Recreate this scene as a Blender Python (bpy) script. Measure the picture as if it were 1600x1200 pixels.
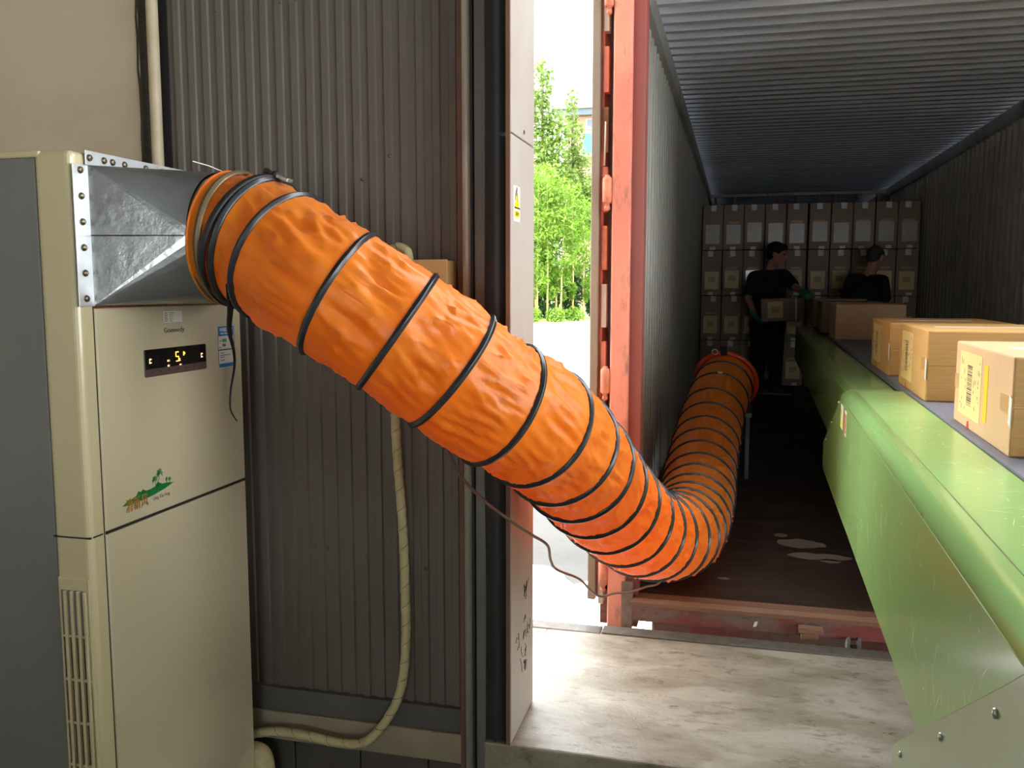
import bpy, bmesh, math, random
from mathutils import Vector, Matrix, noise
R = math.radians
random.seed(7)
for o in list(bpy.data.objects): bpy.data.objects.remove(o)
scene = bpy.context.scene
COL = scene.collection

# ------------------------------------------------------------------ camera
cam_d = bpy.data.cameras.new('camera'); cam = bpy.data.objects.new('camera', cam_d); COL.objects.link(cam)
cam.location = (0, 0, 1.45)
cam.rotation_euler = (R(90 - 6.28), 0, R(14.16))
cam_d.sensor_width = 36; cam_d.lens = 36 * 1387 / 1600; cam_d.clip_start = .05; cam_d.clip_end = 600
scene.camera = cam
# ------------------------------------------------------------------ sky, sun, exposure
SKY, SUN, EXPO = 6.0, 9.0, 0.70
w = bpy.data.worlds.new('sky'); scene.world = w; w.use_nodes = True
bgn = w.node_tree.nodes['Background']; bgn.inputs[0].default_value = (.93, .97, 1, 1); bgn.inputs[1].default_value = SKY
sd = bpy.data.lights.new('sun', 'SUN'); sd.energy = SUN; sd.angle = R(1.0); sd.color = (1, .94, .82)
sun = bpy.data.objects.new('sun', sd); COL.objects.link(sun)
sun_dir = Vector((-math.sin(R(25)) * math.cos(R(56)), -math.cos(R(25)) * math.cos(R(56)), math.sin(R(56))))
sun.rotation_euler = sun_dir.to_track_quat('Z', 'Y').to_euler(); sun.location = sun_dir * 30
vs = scene.view_settings
vs.view_transform = 'Standard'; vs.look = 'None'; vs.gamma = 1; vs.exposure = EXPO; vs.use_curve_mapping = False
scene.cycles.use_denoising = True
scene.cycles.max_bounces = 10; scene.cycles.diffuse_bounces = 6; scene.cycles.caustics_reflective = False
scene.cycles.sample_clamp_indirect = 8

# ------------------------------------------------------------------ materials
MATS = {}
def nt(name):
    m = bpy.data.materials.new(name); m.use_nodes = True; MATS[name] = m
    t = m.node_tree; return m, t, t.nodes['Principled BSDF']
def N(t, kind, **kw):
    n = t.nodes.new('ShaderNode' + kind)
    for k, v in kw.items():
        if k in n.inputs: n.inputs[k].default_value = v
        else: setattr(n, k, v)
    return n
def c4(c): return (c[0], c[1], c[2], 1)
def s2l(r, g, b):
    f = lambda v: (v / 255 / 12.92) if v <= 10 else ((v / 255 + .055) / 1.055) ** 2.4
    return (f(r), f(g), f(b))
def ramp(t, src, stops):
    n = t.nodes.new('ShaderNodeValToRGB'); e = n.color_ramp.elements
    while len(e) < len(stops): e.new(.5)
    for i, (p, c) in enumerate(stops): e[i].position = p; e[i].color = c4(c) if len(c) == 3 else c
    t.links.new(src, n.inputs[0]); return n
def coords(t, scale=(1, 1, 1), rot=(0, 0, 0)):
    tc = t.nodes.new('ShaderNodeTexCoord'); mp = t.nodes.new('ShaderNodeMapping')
    mp.inputs['Scale'].default_value = scale; mp.inputs['Rotation'].default_value = rot
    t.links.new(tc.outputs['Object'], mp.inputs[0]); return mp.outputs[0]
def noise_n(t, vec, scale, detail=5, rough=.6, dist=0):
    n = N(t, 'TexNoise', Scale=scale, Detail=detail, Roughness=rough, Distortion=dist); t.links.new(vec, n.inputs['Vector']); return n.outputs['Fac']
def mixc(t, fac, a, b):
    n = t.nodes.new('ShaderNodeMix'); n.data_type = 'RGBA'
    for s, v in ((n.inputs[0], fac), (n.inputs[6], a), (n.inputs[7], b)):
        if isinstance(v, (int, float)): s.default_value = v
        elif isinstance(v, tuple): s.default_value = c4(v)
        else: t.links.new(v, s)
    return n.outputs[2]
def bump(t, b, src, strength=.2, dist=.01):
    n = N(t, 'Bump', Strength=strength, Distance=dist); t.links.new(src, n.inputs['Height']); t.links.new(n.outputs[0], b.inputs['Normal'])
def pbr(name, col, rough=.6, metal=0, var=.12, scale=6, bmp=0, bscale=60, spec=.5, stretch=(1, 1, 1), coat=0, emit=0, alpha=1):
    if name in MATS: return MATS[name]
    m, t, b = nt(name)
    v = coords(t, stretch); f = noise_n(t, v, scale)
    lo = tuple(max(0, x * (1 - var * 1.6)) for x in col); hi = tuple(min(1, x * (1 + var * 1.6)) for x in col)
    r = ramp(t, f, [(.28, lo), (.72, hi)]); t.links.new(r.outputs[0], b.inputs['Base Color'])
    b.inputs['Roughness'].default_value = rough; b.inputs['Metallic'].default_value = metal
    b.inputs['Specular IOR Level'].default_value = spec; b.inputs['Coat Weight'].default_value = coat
    if emit: b.inputs['Emission Color'].default_value = c4(col); b.inputs['Emission Strength'].default_value = emit
    if alpha < 1: b.inputs['Alpha'].default_value = alpha
    if bmp: bump(t, b, noise_n(t, v, bscale, 6), bmp, .01)
    return m

def m_stained(name, base, stain, dark, rough=(.25, .6), sc=1.5, bmp=.25, stretch=(1, 1, 1), thr=(.45, .7), thr2=(.6, .75), spec=.5):
    """painted or cast surface with broad stains, small dark marks and patchy gloss"""
    m, t, b = nt(name); v = coords(t, stretch)
    a = ramp(t, noise_n(t, v, sc, 8, .65, .4), [(thr[0], (0, 0, 0)), (thr[1], (1, 1, 1))])
    c = ramp(t, noise_n(t, v, sc * 5.3, 8, .7), [(thr2[0], (0, 0, 0)), (thr2[1], (1, 1, 1))])
    x = mixc(t, a.outputs[0], base, stain); x = mixc(t, c.outputs[0], x, dark)
    t.links.new(x, b.inputs['Base Color'])
    rr = ramp(t, noise_n(t, v, sc * 2.2, 6, .7), [(.3, (rough[0],) * 3), (.7, (rough[1],) * 3)]); t.links.new(rr.outputs[0], b.inputs['Roughness'])
    b.inputs['Specular IOR Level'].default_value = spec
    bump(t, b, noise_n(t, v, sc * 22, 8, .7), bmp, .004)
    return m

m_stained('slab_concrete', s2l(130, 123, 106), s2l(158, 152, 138), s2l(82, 72, 56), (.2, .6), 3.2, .45, (1, 2.2, 1), (.42, .6), (.54, .74))
m_stained('floor_concrete', s2l(110, 106, 98), s2l(126, 120, 110), s2l(80, 76, 70), (.3, .7), 1.6)
m_stained('cream_plaster', s2l(202, 186, 160), s2l(182, 164, 134), s2l(150, 130, 104), (.7, .85), 1.3, .12, (1, 1, 1), (.45, .75), (.68, .82))
m_stained('jamb_paint', s2l(166, 158, 150), s2l(154, 142, 128), s2l(116, 92, 70), (.35, .6), 1.8, .1, (1, 1, .6), (.4, .8), (.66, .78))
m_stained('liner_red', s2l(140, 70, 66), s2l(128, 76, 70), s2l(98, 64, 58), (.5, .7), 4, .2, (1, 1, .3))
m_stained('red_paint', s2l(208, 118, 102), s2l(216, 140, 122), s2l(150, 104, 90), (.45, .7), 3.5, .25, (1, 1, .35), (.4, .6), (.52, .66))
m_stained('sill_paint', s2l(122, 52, 46), s2l(112, 92, 82), s2l(72, 56, 50), (.5, .75), 5, .35, (1, 1, 2), (.42, .58), (.56, .7))
m_stained('container_lit', s2l(232, 230, 220), s2l(212, 204, 188), s2l(136, 108, 86), (.24, .45), 3, .12, (1.5, 3, .12), (.42, .66), (.62, .76))  # paler steel for the rib flats, light stripes put into the colour
m_stained('container_steel', s2l(176, 176, 170), s2l(160, 154, 144), s2l(100, 80, 66), (.24, .45), 2.2, .12, (1.5, 1.5, .12), (.42, .66), (.64, .76))
m_stained('roof_steel', s2l(208, 216, 232), s2l(188, 194, 208), s2l(158, 112, 100), (.22, .42), 1.6, .12, (.35, 1.2, 1), (.4, .7), (.66, .8))
m_stained('deck_plywood', s2l(62, 46, 40), s2l(48, 36, 32), s2l(84, 64, 54), (.4, .65), 2.5, .3, (.6, 2.5, 1), (.4, .66), (.62, .78))
m_stained('old_timber', s2l(132, 96, 74), s2l(112, 78, 60), s2l(78, 52, 44), (.6, .8), 4, .4, (.4, 4, 3), (.4, .65), (.6, .75))
m_stained('weathered_strip', s2l(128, 118, 110), s2l(146, 128, 110), s2l(92, 78, 68), (.6, .8), 3, .3, (3, 3, .3), (.4, .65), (.6, .75))
m_stained('road_concrete', s2l(150, 150, 148), s2l(162, 162, 160), s2l(130, 130, 128), (.8, .95), .6, .35)
m_stained('asphalt_shaded', s2l(60, 60, 59), s2l(68, 68, 67), s2l(50, 50, 49), (.8, .95), .6, .35, (1, 1, 1), (.4, .65), (.55, .8))  # apron tone darkened: shade on the near yard put into its colour
m_stained('dirty_edge', s2l(70, 68, 62), s2l(54, 52, 48), s2l(34, 32, 30), (.6, .8), 4, .4)
m_stained('panel_grey', s2l(110, 103, 94), s2l(98, 91, 82), s2l(84, 75, 64), (.42, .62), 1.4, .12, (1, 1, .3), (.4, .7), (.66, .8))
m_stained('plinth_paint', s2l(160, 150, 128), s2l(140, 130, 108), s2l(84, 74, 60), (.6, .8), 3, .3, (1, 1, 1.5), (.4, .7), (.64, .74))
pbr('nosing_steel', s2l(92, 88, 80), .55, .2, .2, 20, .3, 40); pbr('channel_grey', s2l(96, 94, 90), .55, .2)
pbr('dark_tile', s2l(84, 80, 72), .4)
pbr('rubber', s2l(34, 34, 36), .55, 0, .15)
pbr('black_gap', s2l(20, 19, 18), .9, bmp=.6, bscale=40)
pbr('foam_edge', s2l(74, 68, 58), .9, bmp=.6, bscale=90)
pbr('beige_pipe', s2l(196, 180, 150), .5, bmp=.05)
pbr('post_dirt', s2l(116, 96, 86), .7, 0, .2, 20); pbr('post_grey', s2l(118, 118, 114), .5, .3, .15, 8, stretch=(1, 1, .2))
pbr('tube_white', s2l(196, 190, 178), .4, .2, .2, 6, stretch=(1, 1, .3))
pbr('brown_edge', s2l(118, 84, 66), .6)
pbr('roof_sheet', s2l(150, 150, 150), .6); pbr('wall_block', s2l(150, 144, 134), .8)
# air conditioner
pbr('ac_cream', s2l(196, 184, 146), .26, 0, .03, 2, coat=.4)
pbr('ac_panel', s2l(196, 185, 154), .1, 0, .02, 2, coat=.8)
pbr('ac_side', s2l(112, 115, 110), .4, 0, .05, 3)
pbr('ac_dark', s2l(52, 50, 42), .6)
pbr('seam_black', s2l(26, 22, 18), .7)
pbr('display_black', s2l(14, 14, 16), .12, 0, 0, coat=.5)
pbr('display_strip', s2l(92, 72, 68), .3)
pbr('led_amber', (1, .62, .05), .5, 0, 0, emit=1.6); pbr('led_pale', (1, .75, .45), .5, 0, 0, emit=.6)
pbr('print_dark', s2l(46, 36, 40), .5, 0, 0); pbr('print_white', s2l(232, 230, 224), .5, 0, .02)
pbr('print_blue', s2l(36, 118, 172), .45, 0, .04); pbr('print_green', s2l(12, 110, 56), .45, 0, .15, 90)
pbr('print_teal', s2l(66, 140, 112), .5); pbr('print_gold', s2l(166, 112, 36), .45, 0, .2, 120)
pbr('print_grey', s2l(120, 112, 104), .5); pbr('print_yellow', s2l(238, 226, 20), .5, 0, .03); pbr('print_red', s2l(206, 60, 52), .5)
pbr('paper', s2l(214, 208, 196), .5, 0, .03)
pbr('galvanised', s2l(168, 172, 172), .24, .9, .14, 5, .12, 30)
pbr('galv_flat', s2l(206, 208, 208), .42, .5, .08, 20)
pbr('screw_steel', s2l(120, 110, 92), .3, .9, .3, 200)
pbr('copper_gap', s2l(120, 74, 50), .5, .3, .4, 40)
pbr('strap_black', s2l(28, 28, 30), .5); pbr('band_grey', s2l(128, 112, 84), .35, .5)
pbr('buckle_steel', s2l(210, 214, 214), .25, .9)
pbr('hoop_black', s2l(40, 41, 46), .32, 0, .08, coat=.2)
pbr('flange_red', s2l(206, 66, 40), .4); pbr('clip_white', s2l(222, 222, 214), .4)
def m_fabric():
    m, t, b = nt('duct_fabric'); v = coords(t)
    f = noise_n(t, v, 7, 6, .6, .6)
    r = ramp(t, f, [(.3, s2l(246, 134, 20)), (.7, s2l(252, 152, 40))]); t.links.new(r.outputs[0], b.inputs['Base Color'])
    b.inputs['Roughness'].default_value = .38; b.inputs['Specular IOR Level'].default_value = .55; b.inputs['Sheen Weight'].default_value = .15
    n0 = t.nodes.new('ShaderNodeTexNoise'); n0.noise_type = 'RIDGED_MULTIFRACTAL'; n0.inputs['Scale'].default_value = 9; n0.inputs['Detail'].default_value = 5; n0.inputs['Distortion'].default_value = 1.1; t.links.new(v, n0.inputs['Vector'])
    bump(t, b, n0.outputs['Fac'], .38, .01)
    tr = N(t, 'BsdfTranslucent'); tr.inputs['Color'].default_value = c4(s2l(252, 158, 56))
    mx = t.nodes.new('ShaderNodeMixShader'); mx.inputs[0].default_value = .42
    t.links.new(b.outputs[0], mx.inputs[1]); t.links.new(tr.outputs[0], mx.inputs[2]); t.links.new(mx.outputs[0], t.nodes['Material Output'].inputs[0])
m_fabric()
# conveyor
def m_green(name, col, hi):
    m, t, b = nt(name)
    v = coords(t); x = ramp(t, noise_n(t, v, 1.6, 5), [(.3, col), (.75, tuple(c * 1.12 for c in col))]).outputs[0]
    t.links.new(x, b.inputs['Base Color'])
    b.inputs['Roughness'].default_value = .19
m_green('green_paint', s2l(138, 176, 106), s2l(182, 208, 154))
m_green('housing_green', s2l(146, 168, 124), s2l(186, 204, 168))
pbr('scratch_pale', s2l(188, 212, 158), .5); pbr('belt_rubber', s2l(112, 112, 120), .5, 0, .06, 20, .5, 420)
pbr('trim_bare', s2l(168, 138, 110), .5, 0, .1, 8); pbr('seam_line', s2l(90, 92, 60), .6)
# cartons
pbr('kraft', s2l(206, 160, 98), .58, 0, .06, 3, .12, 30, stretch=(1, 1, 6)); pbr('kraft_light', s2l(212, 172, 128), .5, 0, .05, 3, .1, 30)
pbr('kraft_flap', s2l(192, 146, 84), .6, 0, .08, 2, .35, 8, stretch=(.3, .3, 40))
pbr('kraft_shaded', s2l(150, 122, 98), .45, 0, .06, 3); pbr('tape', s2l(200, 156, 102), .35, 0, .05, 12); pbr('tape_clear', s2l(232, 228, 220), .4, 0, .1, 30)  # far board: shade deep in the container put into a darker kraft
pbr('carton_label', s2l(236, 206, 140), .4, 0, .03); pbr('label_grey', s2l(206, 200, 186), .22, 0, .08, 12, coat=.5); pbr('marker_yellow', s2l(250, 194, 4), .5, 0, .02)
# people
pbr('skin', s2l(206, 150, 124), .5, 0, .05); pbr('hair_black', s2l(24, 22, 22), .55, 0, .2, 60, .3, 120); pbr('hair_grey', s2l(74, 68, 64), .7, 0, .15, 80, .2, 160)
pbr('shirt_black', s2l(24, 26, 32), .8, 0, .15, 12, .3, 50); pbr('trousers_navy', s2l(24, 28, 42), .8, 0, .15, 12, .3, 40); pbr('glove_green', s2l(60, 140, 104), .6, 0, .1, 30, .3, 90)
pbr('shoe_dark', s2l(40, 40, 42), .6); pbr('shoe_white', s2l(150, 146, 140), .6)
# outside
def m_leaf(name, c):
    m, t, b = nt(name); v = coords(t)
    r = ramp(t, noise_n(t, v, .9, 3), [(.25, tuple(x * .6 for x in c)), (.75, tuple(min(1, x * 1.35) for x in c))])
    t.links.new(r.outputs[0], b.inputs['Base Color']); b.inputs['Roughness'].default_value = .5
    tr = N(t, 'BsdfTranslucent'); t.links.new(r.outputs[0], tr.inputs['Color'])
    mx = t.nodes.new('ShaderNodeMixShader'); mx.inputs[0].default_value = .45
    t.links.new(b.outputs[0], mx.inputs[1]); t.links.new(tr.outputs[0], mx.inputs[2]); t.links.new(mx.outputs[0], t.nodes['Material Output'].inputs[0])
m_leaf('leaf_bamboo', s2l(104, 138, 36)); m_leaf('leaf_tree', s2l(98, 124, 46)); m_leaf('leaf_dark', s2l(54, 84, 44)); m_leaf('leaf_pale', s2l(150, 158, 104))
pbr('bamboo_stem', s2l(176, 160, 104), .5); pbr('bark', s2l(112, 100, 84), .9, bmp=.4); pbr('grass', s2l(128, 152, 72), .9, 0, .3, 3, .4, 30); pbr('stand_grey', s2l(84, 84, 86), .5, .3); pbr('kerb_stone', s2l(196, 192, 186), .8)
pbr('brick_wall', s2l(150, 112, 100), .9); pbr('roof_grey', s2l(150, 150, 158), .7); pbr('window_dark', s2l(70, 80, 96), .2); pbr('blue_sheet', s2l(44, 96, 170), .4); pbr('trim_pale', s2l(200, 196, 190), .7)
pbr('tower_steel', s2l(150, 152, 158), .5, .3); pbr('patch_white', s2l(238, 240, 244), .35, 0, .03, 6, .3, 14)
pbr('cable_brown', s2l(112, 92, 78), .5); pbr('chassis', s2l(70, 60, 56), .7); pbr('wall_box', s2l(206, 164, 108), .5, 0, .04)
pbr('hose_wrap', s2l(196, 186, 142), .55, 0, .1, 20, .3, 60); pbr('hinge_pink', s2l(196, 120, 92), .6, 0, .15, 30, .3, 60)

# ------------------------------------------------------------------ mesh helpers
class MB:
    def __init__(s): s.v = []; s.f = []; s.sm = []
    def add(s, vs, fs, sm=False):
        k = len(s.v); s.v += [Vector(p) for p in vs]; s.f += [tuple(i + k for i in f) for f in fs]; s.sm += [sm] * len(fs); return s
    def box(s, x0, x1, y0, y1, z0, z1):
        return s.add([(x, y, z) for z in (z0, z1) for y in (y0, y1) for x in (x0, x1)],
                     [(0, 2, 3, 1), (4, 5, 7, 6), (0, 1, 5, 4), (2, 6, 7, 3), (0, 4, 6, 2), (1, 3, 7, 5)])
    def prism(s, poly, fn, t0, t1, sm=False):
        """poly: list of (a, b); fn(a, b, t) -> point"""
        n = len(poly)
        s.add([fn(a, b, t0) for a, b in poly] + [fn(a, b, t1) for a, b in poly],
              [(i, (i + 1) % n, n + (i + 1) % n, n + i) for i in range(n)], sm)
        return s.add([fn(a, b, t0) for a, b in poly], [tuple(range(n))[::-1]]).add([fn(a, b, t1) for a, b in poly], [tuple(range(n))])
    def sheet(s, rows, sm=False):
        m = len(rows[0]); vs = [p for r in rows for p in r]
        return s.add(vs, [(i * m + j, i * m + j + 1, (i + 1) * m + j + 1, (i + 1) * m + j) for i in range(len(rows) - 1) for j in range(m - 1)], sm)
    def tube(s, pts, r, n=8, closed=False, sm=True, cap=True):
        pts = [Vector(p) for p in pts]; m = len(pts); rr = r if isinstance(r, (list, tuple)) else [r] * m
        T = []
        for i in range(m):
            a = pts[(i - 1) % m] if (closed or i > 0) else pts[i]; b = pts[(i + 1) % m] if (closed or i < m - 1) else pts[i]
            T.append((b - a).normalized())
        u = T[0].orthogonal().normalized(); vs = []
        for i in range(m):
            u = (u - T[i] * u.dot(T[i])).normalized(); w_ = T[i].cross(u)
            vs += [pts[i] + (u * math.cos(2 * math.pi * k / n) + w_ * math.sin(2 * math.pi * k / n)) * rr[i] for k in range(n)]
        fs = [(i * n + k, i * n + (k + 1) % n, (i + 1) * n + (k + 1) % n, (i + 1) * n + k) for i in range(m - 1) for k in range(n)]
        if closed: fs += [((m - 1) * n + k, (m - 1) * n + (k + 1) % n, (k + 1) % n, k) for k in range(n)]
        s.add(vs, fs, sm)
        if cap and not closed: s.add(vs[:n], [tuple(range(n))[::-1]]); s.add(vs[-n:], [tuple(range(n))])
        return s
    def cyl(s, p0, p1, r0, r1=None, n=16): return s.tube([p0, p1], [r0, r1 if r1 is not None else r0], n)
    def ball(s, c, r, n=16, m=10, M=None):
        rx, ry, rz = (r, r, r) if isinstance(r, (int, float)) else r
        vs = []
        for i in range(m + 1):
            a = math.pi * i / m
            for k in range(n):
                b = 2 * math.pi * k / n; p = Vector((rx * math.sin(a) * math.cos(b), ry * math.sin(a) * math.sin(b), rz * math.cos(a)))
                vs.append((M @ p if M else p) + Vector(c))
        return s.add(vs, [(i * n + k, (i + 1) * n + k, (i + 1) * n + (k + 1) % n, i * n + (k + 1) % n) for i in range(m) for k in range(n)], True)
    def capsule(s, p0, p1, r0, r1, n=14):
        p0, p1 = Vector(p0), Vector(p1); d = (p1 - p0).normalized(); pts, rr = [], []
        for i in range(5): a = math.pi / 2 * (1 - i / 4); pts.append(p0 - d * r0 * math.sin(a) * .999); rr.append(max(1e-3, r0 * math.cos(a)))
        for i in range(5): a = math.pi / 2 * i / 4; pts.append(p1 + d * r1 * math.sin(a) * .999); rr.append(max(1e-3, r1 * math.cos(a)))
        return s.tube(pts, rr, n)
    def xf(s, M): s.v = [M @ p for p in s.v]; return s
    def mesh(s, name, bevel=0, seg=2):
        me = bpy.data.meshes.new(name)
        bm = bmesh.new(); bv = [bm.verts.new(p) for p in s.v]
        for f, sm in zip(s.f, s.sm):
            try: q = bm.faces.new([bv[i] for i in f]); q.smooth = sm
            except ValueError: pass
        bmesh.ops.remove_doubles(bm, verts=bm.verts, dist=1e-5)
        bmesh.ops.recalc_face_normals(bm, faces=bm.faces)
        if bevel:
            ed = [e for e in bm.edges if len(e.link_faces) == 2 and e.calc_face_angle(0) > R(40)]
            bmesh.ops.bevel(bm, geom=ed, offset=bevel, segments=seg, affect='EDGES', profile=.5)
        bm.to_mesh(me); bm.free(); return me

def wloc(o):
    v = Vector((0, 0, 0))
    while o: v += Vector(o.location); o = o.parent
    return v
def link(name, data, parent=None): o = bpy.data.objects.new(name, data); COL.objects.link(o); o.parent = parent; return o
def tag(o, label=None, cat=None, group=None, kind=None):
    for k, v in (('label', label), ('category', cat), ('group', group), ('kind', kind)):
        if v: o[k] = v
    return o
def thing(name, loc, label, cat, group=None, rz=0):
    o = link(name, None); o.empty_display_size = .1; o.location = loc; o.rotation_euler = (0, 0, rz); return tag(o, label, cat, group)
def part(name, mb, mat, parent=None, bevel=0, seg=2, local=False, label=None, flip=False):
    """world-coordinate builder -> mesh object under parent (translation-only parents) or with local coordinates"""
    if parent is not None and not local:
        d = wloc(parent); mb.v = [p - d for p in mb.v]
    me = mb.mesh(name, bevel, seg); me.materials.append(MATS[mat]); o = link(name, me, parent)
    if label: o['label'] = label
    return o
def one(name, mb, mat, label, cat, group=None, base=None, bevel=0, seg=2):
    """a thing that is one mesh, origin at its base"""
    if base is None:
        mn = [min(p[i] for p in mb.v) for i in range(3)]; mx = [max(p[i] for p in mb.v) for i in range(3)]
        base = ((mn[0] + mx[0]) / 2, (mn[1] + mx[1]) / 2, mn[2])
    mb.v = [p - Vector(base) for p in mb.v]
    me = mb.mesh(name, bevel, seg); me.materials.append(MATS[mat]); o = link(name, me); o.location = base
    return tag(o, label, cat, group)
def struct(name, mb, mat, bevel=0, label=None):
    o = part(name, mb, mat, None, bevel); o['kind'] = 'structure'
    if label: o['label'] = label
    return o
def text(name, s, size, M4, mat, parent, width=None, depth=.0004):
    """flat lettering; M4 in the parent's local frame"""
    cu = bpy.data.curves.new(name, 'FONT'); cu.body = s; cu.size = size; cu.align_x = 'CENTER'; cu.align_y = 'CENTER'; cu.extrude = depth; cu.resolution_u = 2
    t = bpy.data.objects.new('tmp', cu); COL.objects.link(t)
    dg = bpy.context.evaluated_depsgraph_get(); me = bpy.data.meshes.new_from_object(t.evaluated_get(dg)); bpy.data.objects.remove(t)
    if width and len(me.vertices):
        xs = [v.co.x for v in me.vertices]; k = width / max(1e-6, max(xs) - min(xs)); me.transform(Matrix.Diagonal((k, 1, 1, 1)))
    me.transform(M4); me.materials.clear(); me.materials.append(MATS[mat]); o = link(name, me, parent); return o
def frame(o, x, y): # columns x, y, x cross y
    x = Vector(x).normalized(); y = Vector(y).normalized(); z = x.cross(y)
    return Matrix(((x.x, y.x, z.x, o[0]), (x.y, y.y, z.y, o[1]), (x.z, y.z, z.z, o[2]), (0, 0, 0, 1)))
def spline(P, step=.01):
    P = [Vector(p) for p in P]; Q = [P[0] * 2 - P[1]] + P + [P[-1] * 2 - P[-2]]; out = []
    for i in range(1, len(Q) - 2):
        n = max(2, int((Q[i + 1] - Q[i]).length / step))
        for k in range(n):
            t = k / n; a, b, c, d = Q[i - 1], Q[i], Q[i + 1], Q[i + 2]
            out.append(.5 * ((2 * b) + (c - a) * t + (2 * a - 5 * b + 4 * c - d) * t * t + (3 * b - a - 3 * c + d) * t ** 3))
    out.append(P[-1]); return out

# ================================================================== the setting
FZ = .329            # container deck
SL = .25             # dock slab
struct('floor', MB().box(-6, 7, -8, 2.149, -.95, 0).box(-6, -.62, 2.149, 2.42, -.95, 0), 'floor_concrete')
struct('dock_slab', MB().box(-.62, 6, 2.149, 2.99, -.95, SL).box(-4, -.62, 2.40, 2.99, -.95, SL), 'slab_concrete', .006, 'worn grey concrete dock slab in front of the container')
nos = MB()
for i, (a, b) in enumerate([(-2.4, -.43), (-.426, .6), (.604, 2.2), (2.204, 4.0)]): nos.box(a, b, 2.955, 3.022, SL - .09, SL + .003 + .004 * (i % 2))
struct('trim_1', nos, 'nosing_steel', .003, 'steel angle along the edge of the dock slab')
# ribbed panel wall
YP = 2.3
pr = []; x = -1.592
while x < -.716:
    pr += [(x, 0), (x + .0195, 0), (x + .0225, -.006), (x + .041, -.006), (x + .044, 0)]; x += .0455
pr = [(a, b) for a, b in pr if a < -.712]; pr.append((-.712, 0))
wf = struct('wall_front', MB().box(-6, -1.672, YP - .02, YP + .2, -.3, 4.3).box(-1.672, -.60, YP + .03, YP + .1, -.3, 4.3), 'cream_plaster', 0, 'stained cream plaster wall above the air conditioner')
struct('wall_right', MB().box(3.6, 7, 2.2, 2.4, SL, 4.3).box(-.60, 3.6, 2.2, 2.4, 3.35, 4.3), 'wall_block')
def rp(mbz0, mbz1): return MB().sheet([[(a, YP + b, mbz0) for a, b in pr], [(a, YP + b, mbz1) for a, b in pr]])
part('ribbed_panel', rp(.263, 4.2), 'panel_grey', wf, label='grey ribbed metal sheet with upright ridges')
hs = part('top_screw', MB().ball((0, 0, 0), (.005, .003, .005), 8, 5), 'screw_steel', wf, local=True)
scr = [(-1.43, 2.214), (-1.232, 2.222), (-1.187, 2.226), (-1.04, 2.236), (-1.00, 1.74), (-1.17, .70), (-1.13, .695), (-1.01, .68), (-.83, .66), (-.92, 1.80)]
for i, (a, c) in enumerate(scr):
    o = hs if i == 0 else hs.copy()
    if i: COL.objects.link(o); o.parent = wf
    o.location = (a, YP - .006, c)
part('base_channel', MB().box(-1.62, -.70, YP - .02, YP + .02, .192, .263), 'channel_grey', wf, .002)
part('plinth', MB().box(-1.65, -.70, YP - .028, YP + .03, .105, .192), 'plinth_paint', wf, .003)
for i in range(5): part('wall_tile', MB().box(-1.66 + i * .21, -1.66 + i * .21 + .206, YP - .022, YP + .03, 0, .104), 'dark_tile', wf, .002)
# jagged dark gap beside the plaster
rows = [[], []]
for i in range(90):
    z = i * .048; j = noise.noise(Vector((0, 3, z * 9))) * .006 + noise.noise(Vector((5, 1, z * 30))) * .004
    rows[0].append((-1.676 + j, YP - .024, z)); rows[1].append((-1.655 + j * .3, YP - .005, z))
part('foam_filler', MB().sheet(rows), 'foam_edge', wf)
part('gap_back', MB().box(-1.674, -1.59, YP - .006, YP + .03, 0, 4.2), 'black_gap', wf)
# door track, post and rubber seal between panel and jamb
part('track_strip', MB().box(-.722, -.708, YP - .03, YP + .02, 0, 4.2), 'brown_edge', wf, .002)
tr = MB().tube([(-.688, 2.25, .0), (-.689, 2.25, 2), (-.69, 2.25, 4.2)], .0125, 12); part('track_tube', tr, 'tube_white', wf, label='pale upright tube of the door track')
part('track_bracket', MB().box(-.675, -.668, 2.235, 2.3, 0, 4.2).box(-.663, -.657, 2.23, 2.3, 0, 4.2), 'rubber', wf)
part('door_post', MB().box(-.655, -.622, 2.205, 2.3, 0, 4.2), 'post_grey', wf, .003)
sl = MB(); nz = 40
rows = []
for i in range(nz + 1):
    z = i * 4.2 / nz; b = .008 * noise.noise(Vector((2, 7, z * 1.3))); r = []
    for k in range(9): a = math.pi * k / 8; r.append((-.591 - .033 * math.cos(a) + (b if k < 4 else 0), 2.19 - .03 * math.sin(a) + .004 * math.sin(k * 2.6), z))
    rows.append(r)
part('rubber_seal', sl.sheet(rows, True), 'rubber', wf, label='black rubber door seal beside the white jamb')
jb = struct('wall_jamb', MB().box(-.556, -.545, 2.152, 2.408, SL + .001, 1.822).box(-.60, -.557, 2.25, 2.408, 0, 3.4).box(-.556, -.545, 2.152, 2.408, 1.825, 3.4), 'jamb_paint', .003, 'white painted door jamb with warning sticker')
part('jamb_edge', MB().box(-.558, -.5475, 2.1475, 2.1525, SL, 3.4), 'brown_edge', jb)
part('jamb_screw', MB().ball((-.5445, 2.285, 1.845), (.002, .003, .006), 8, 5), 'seam_black', jb)
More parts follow.
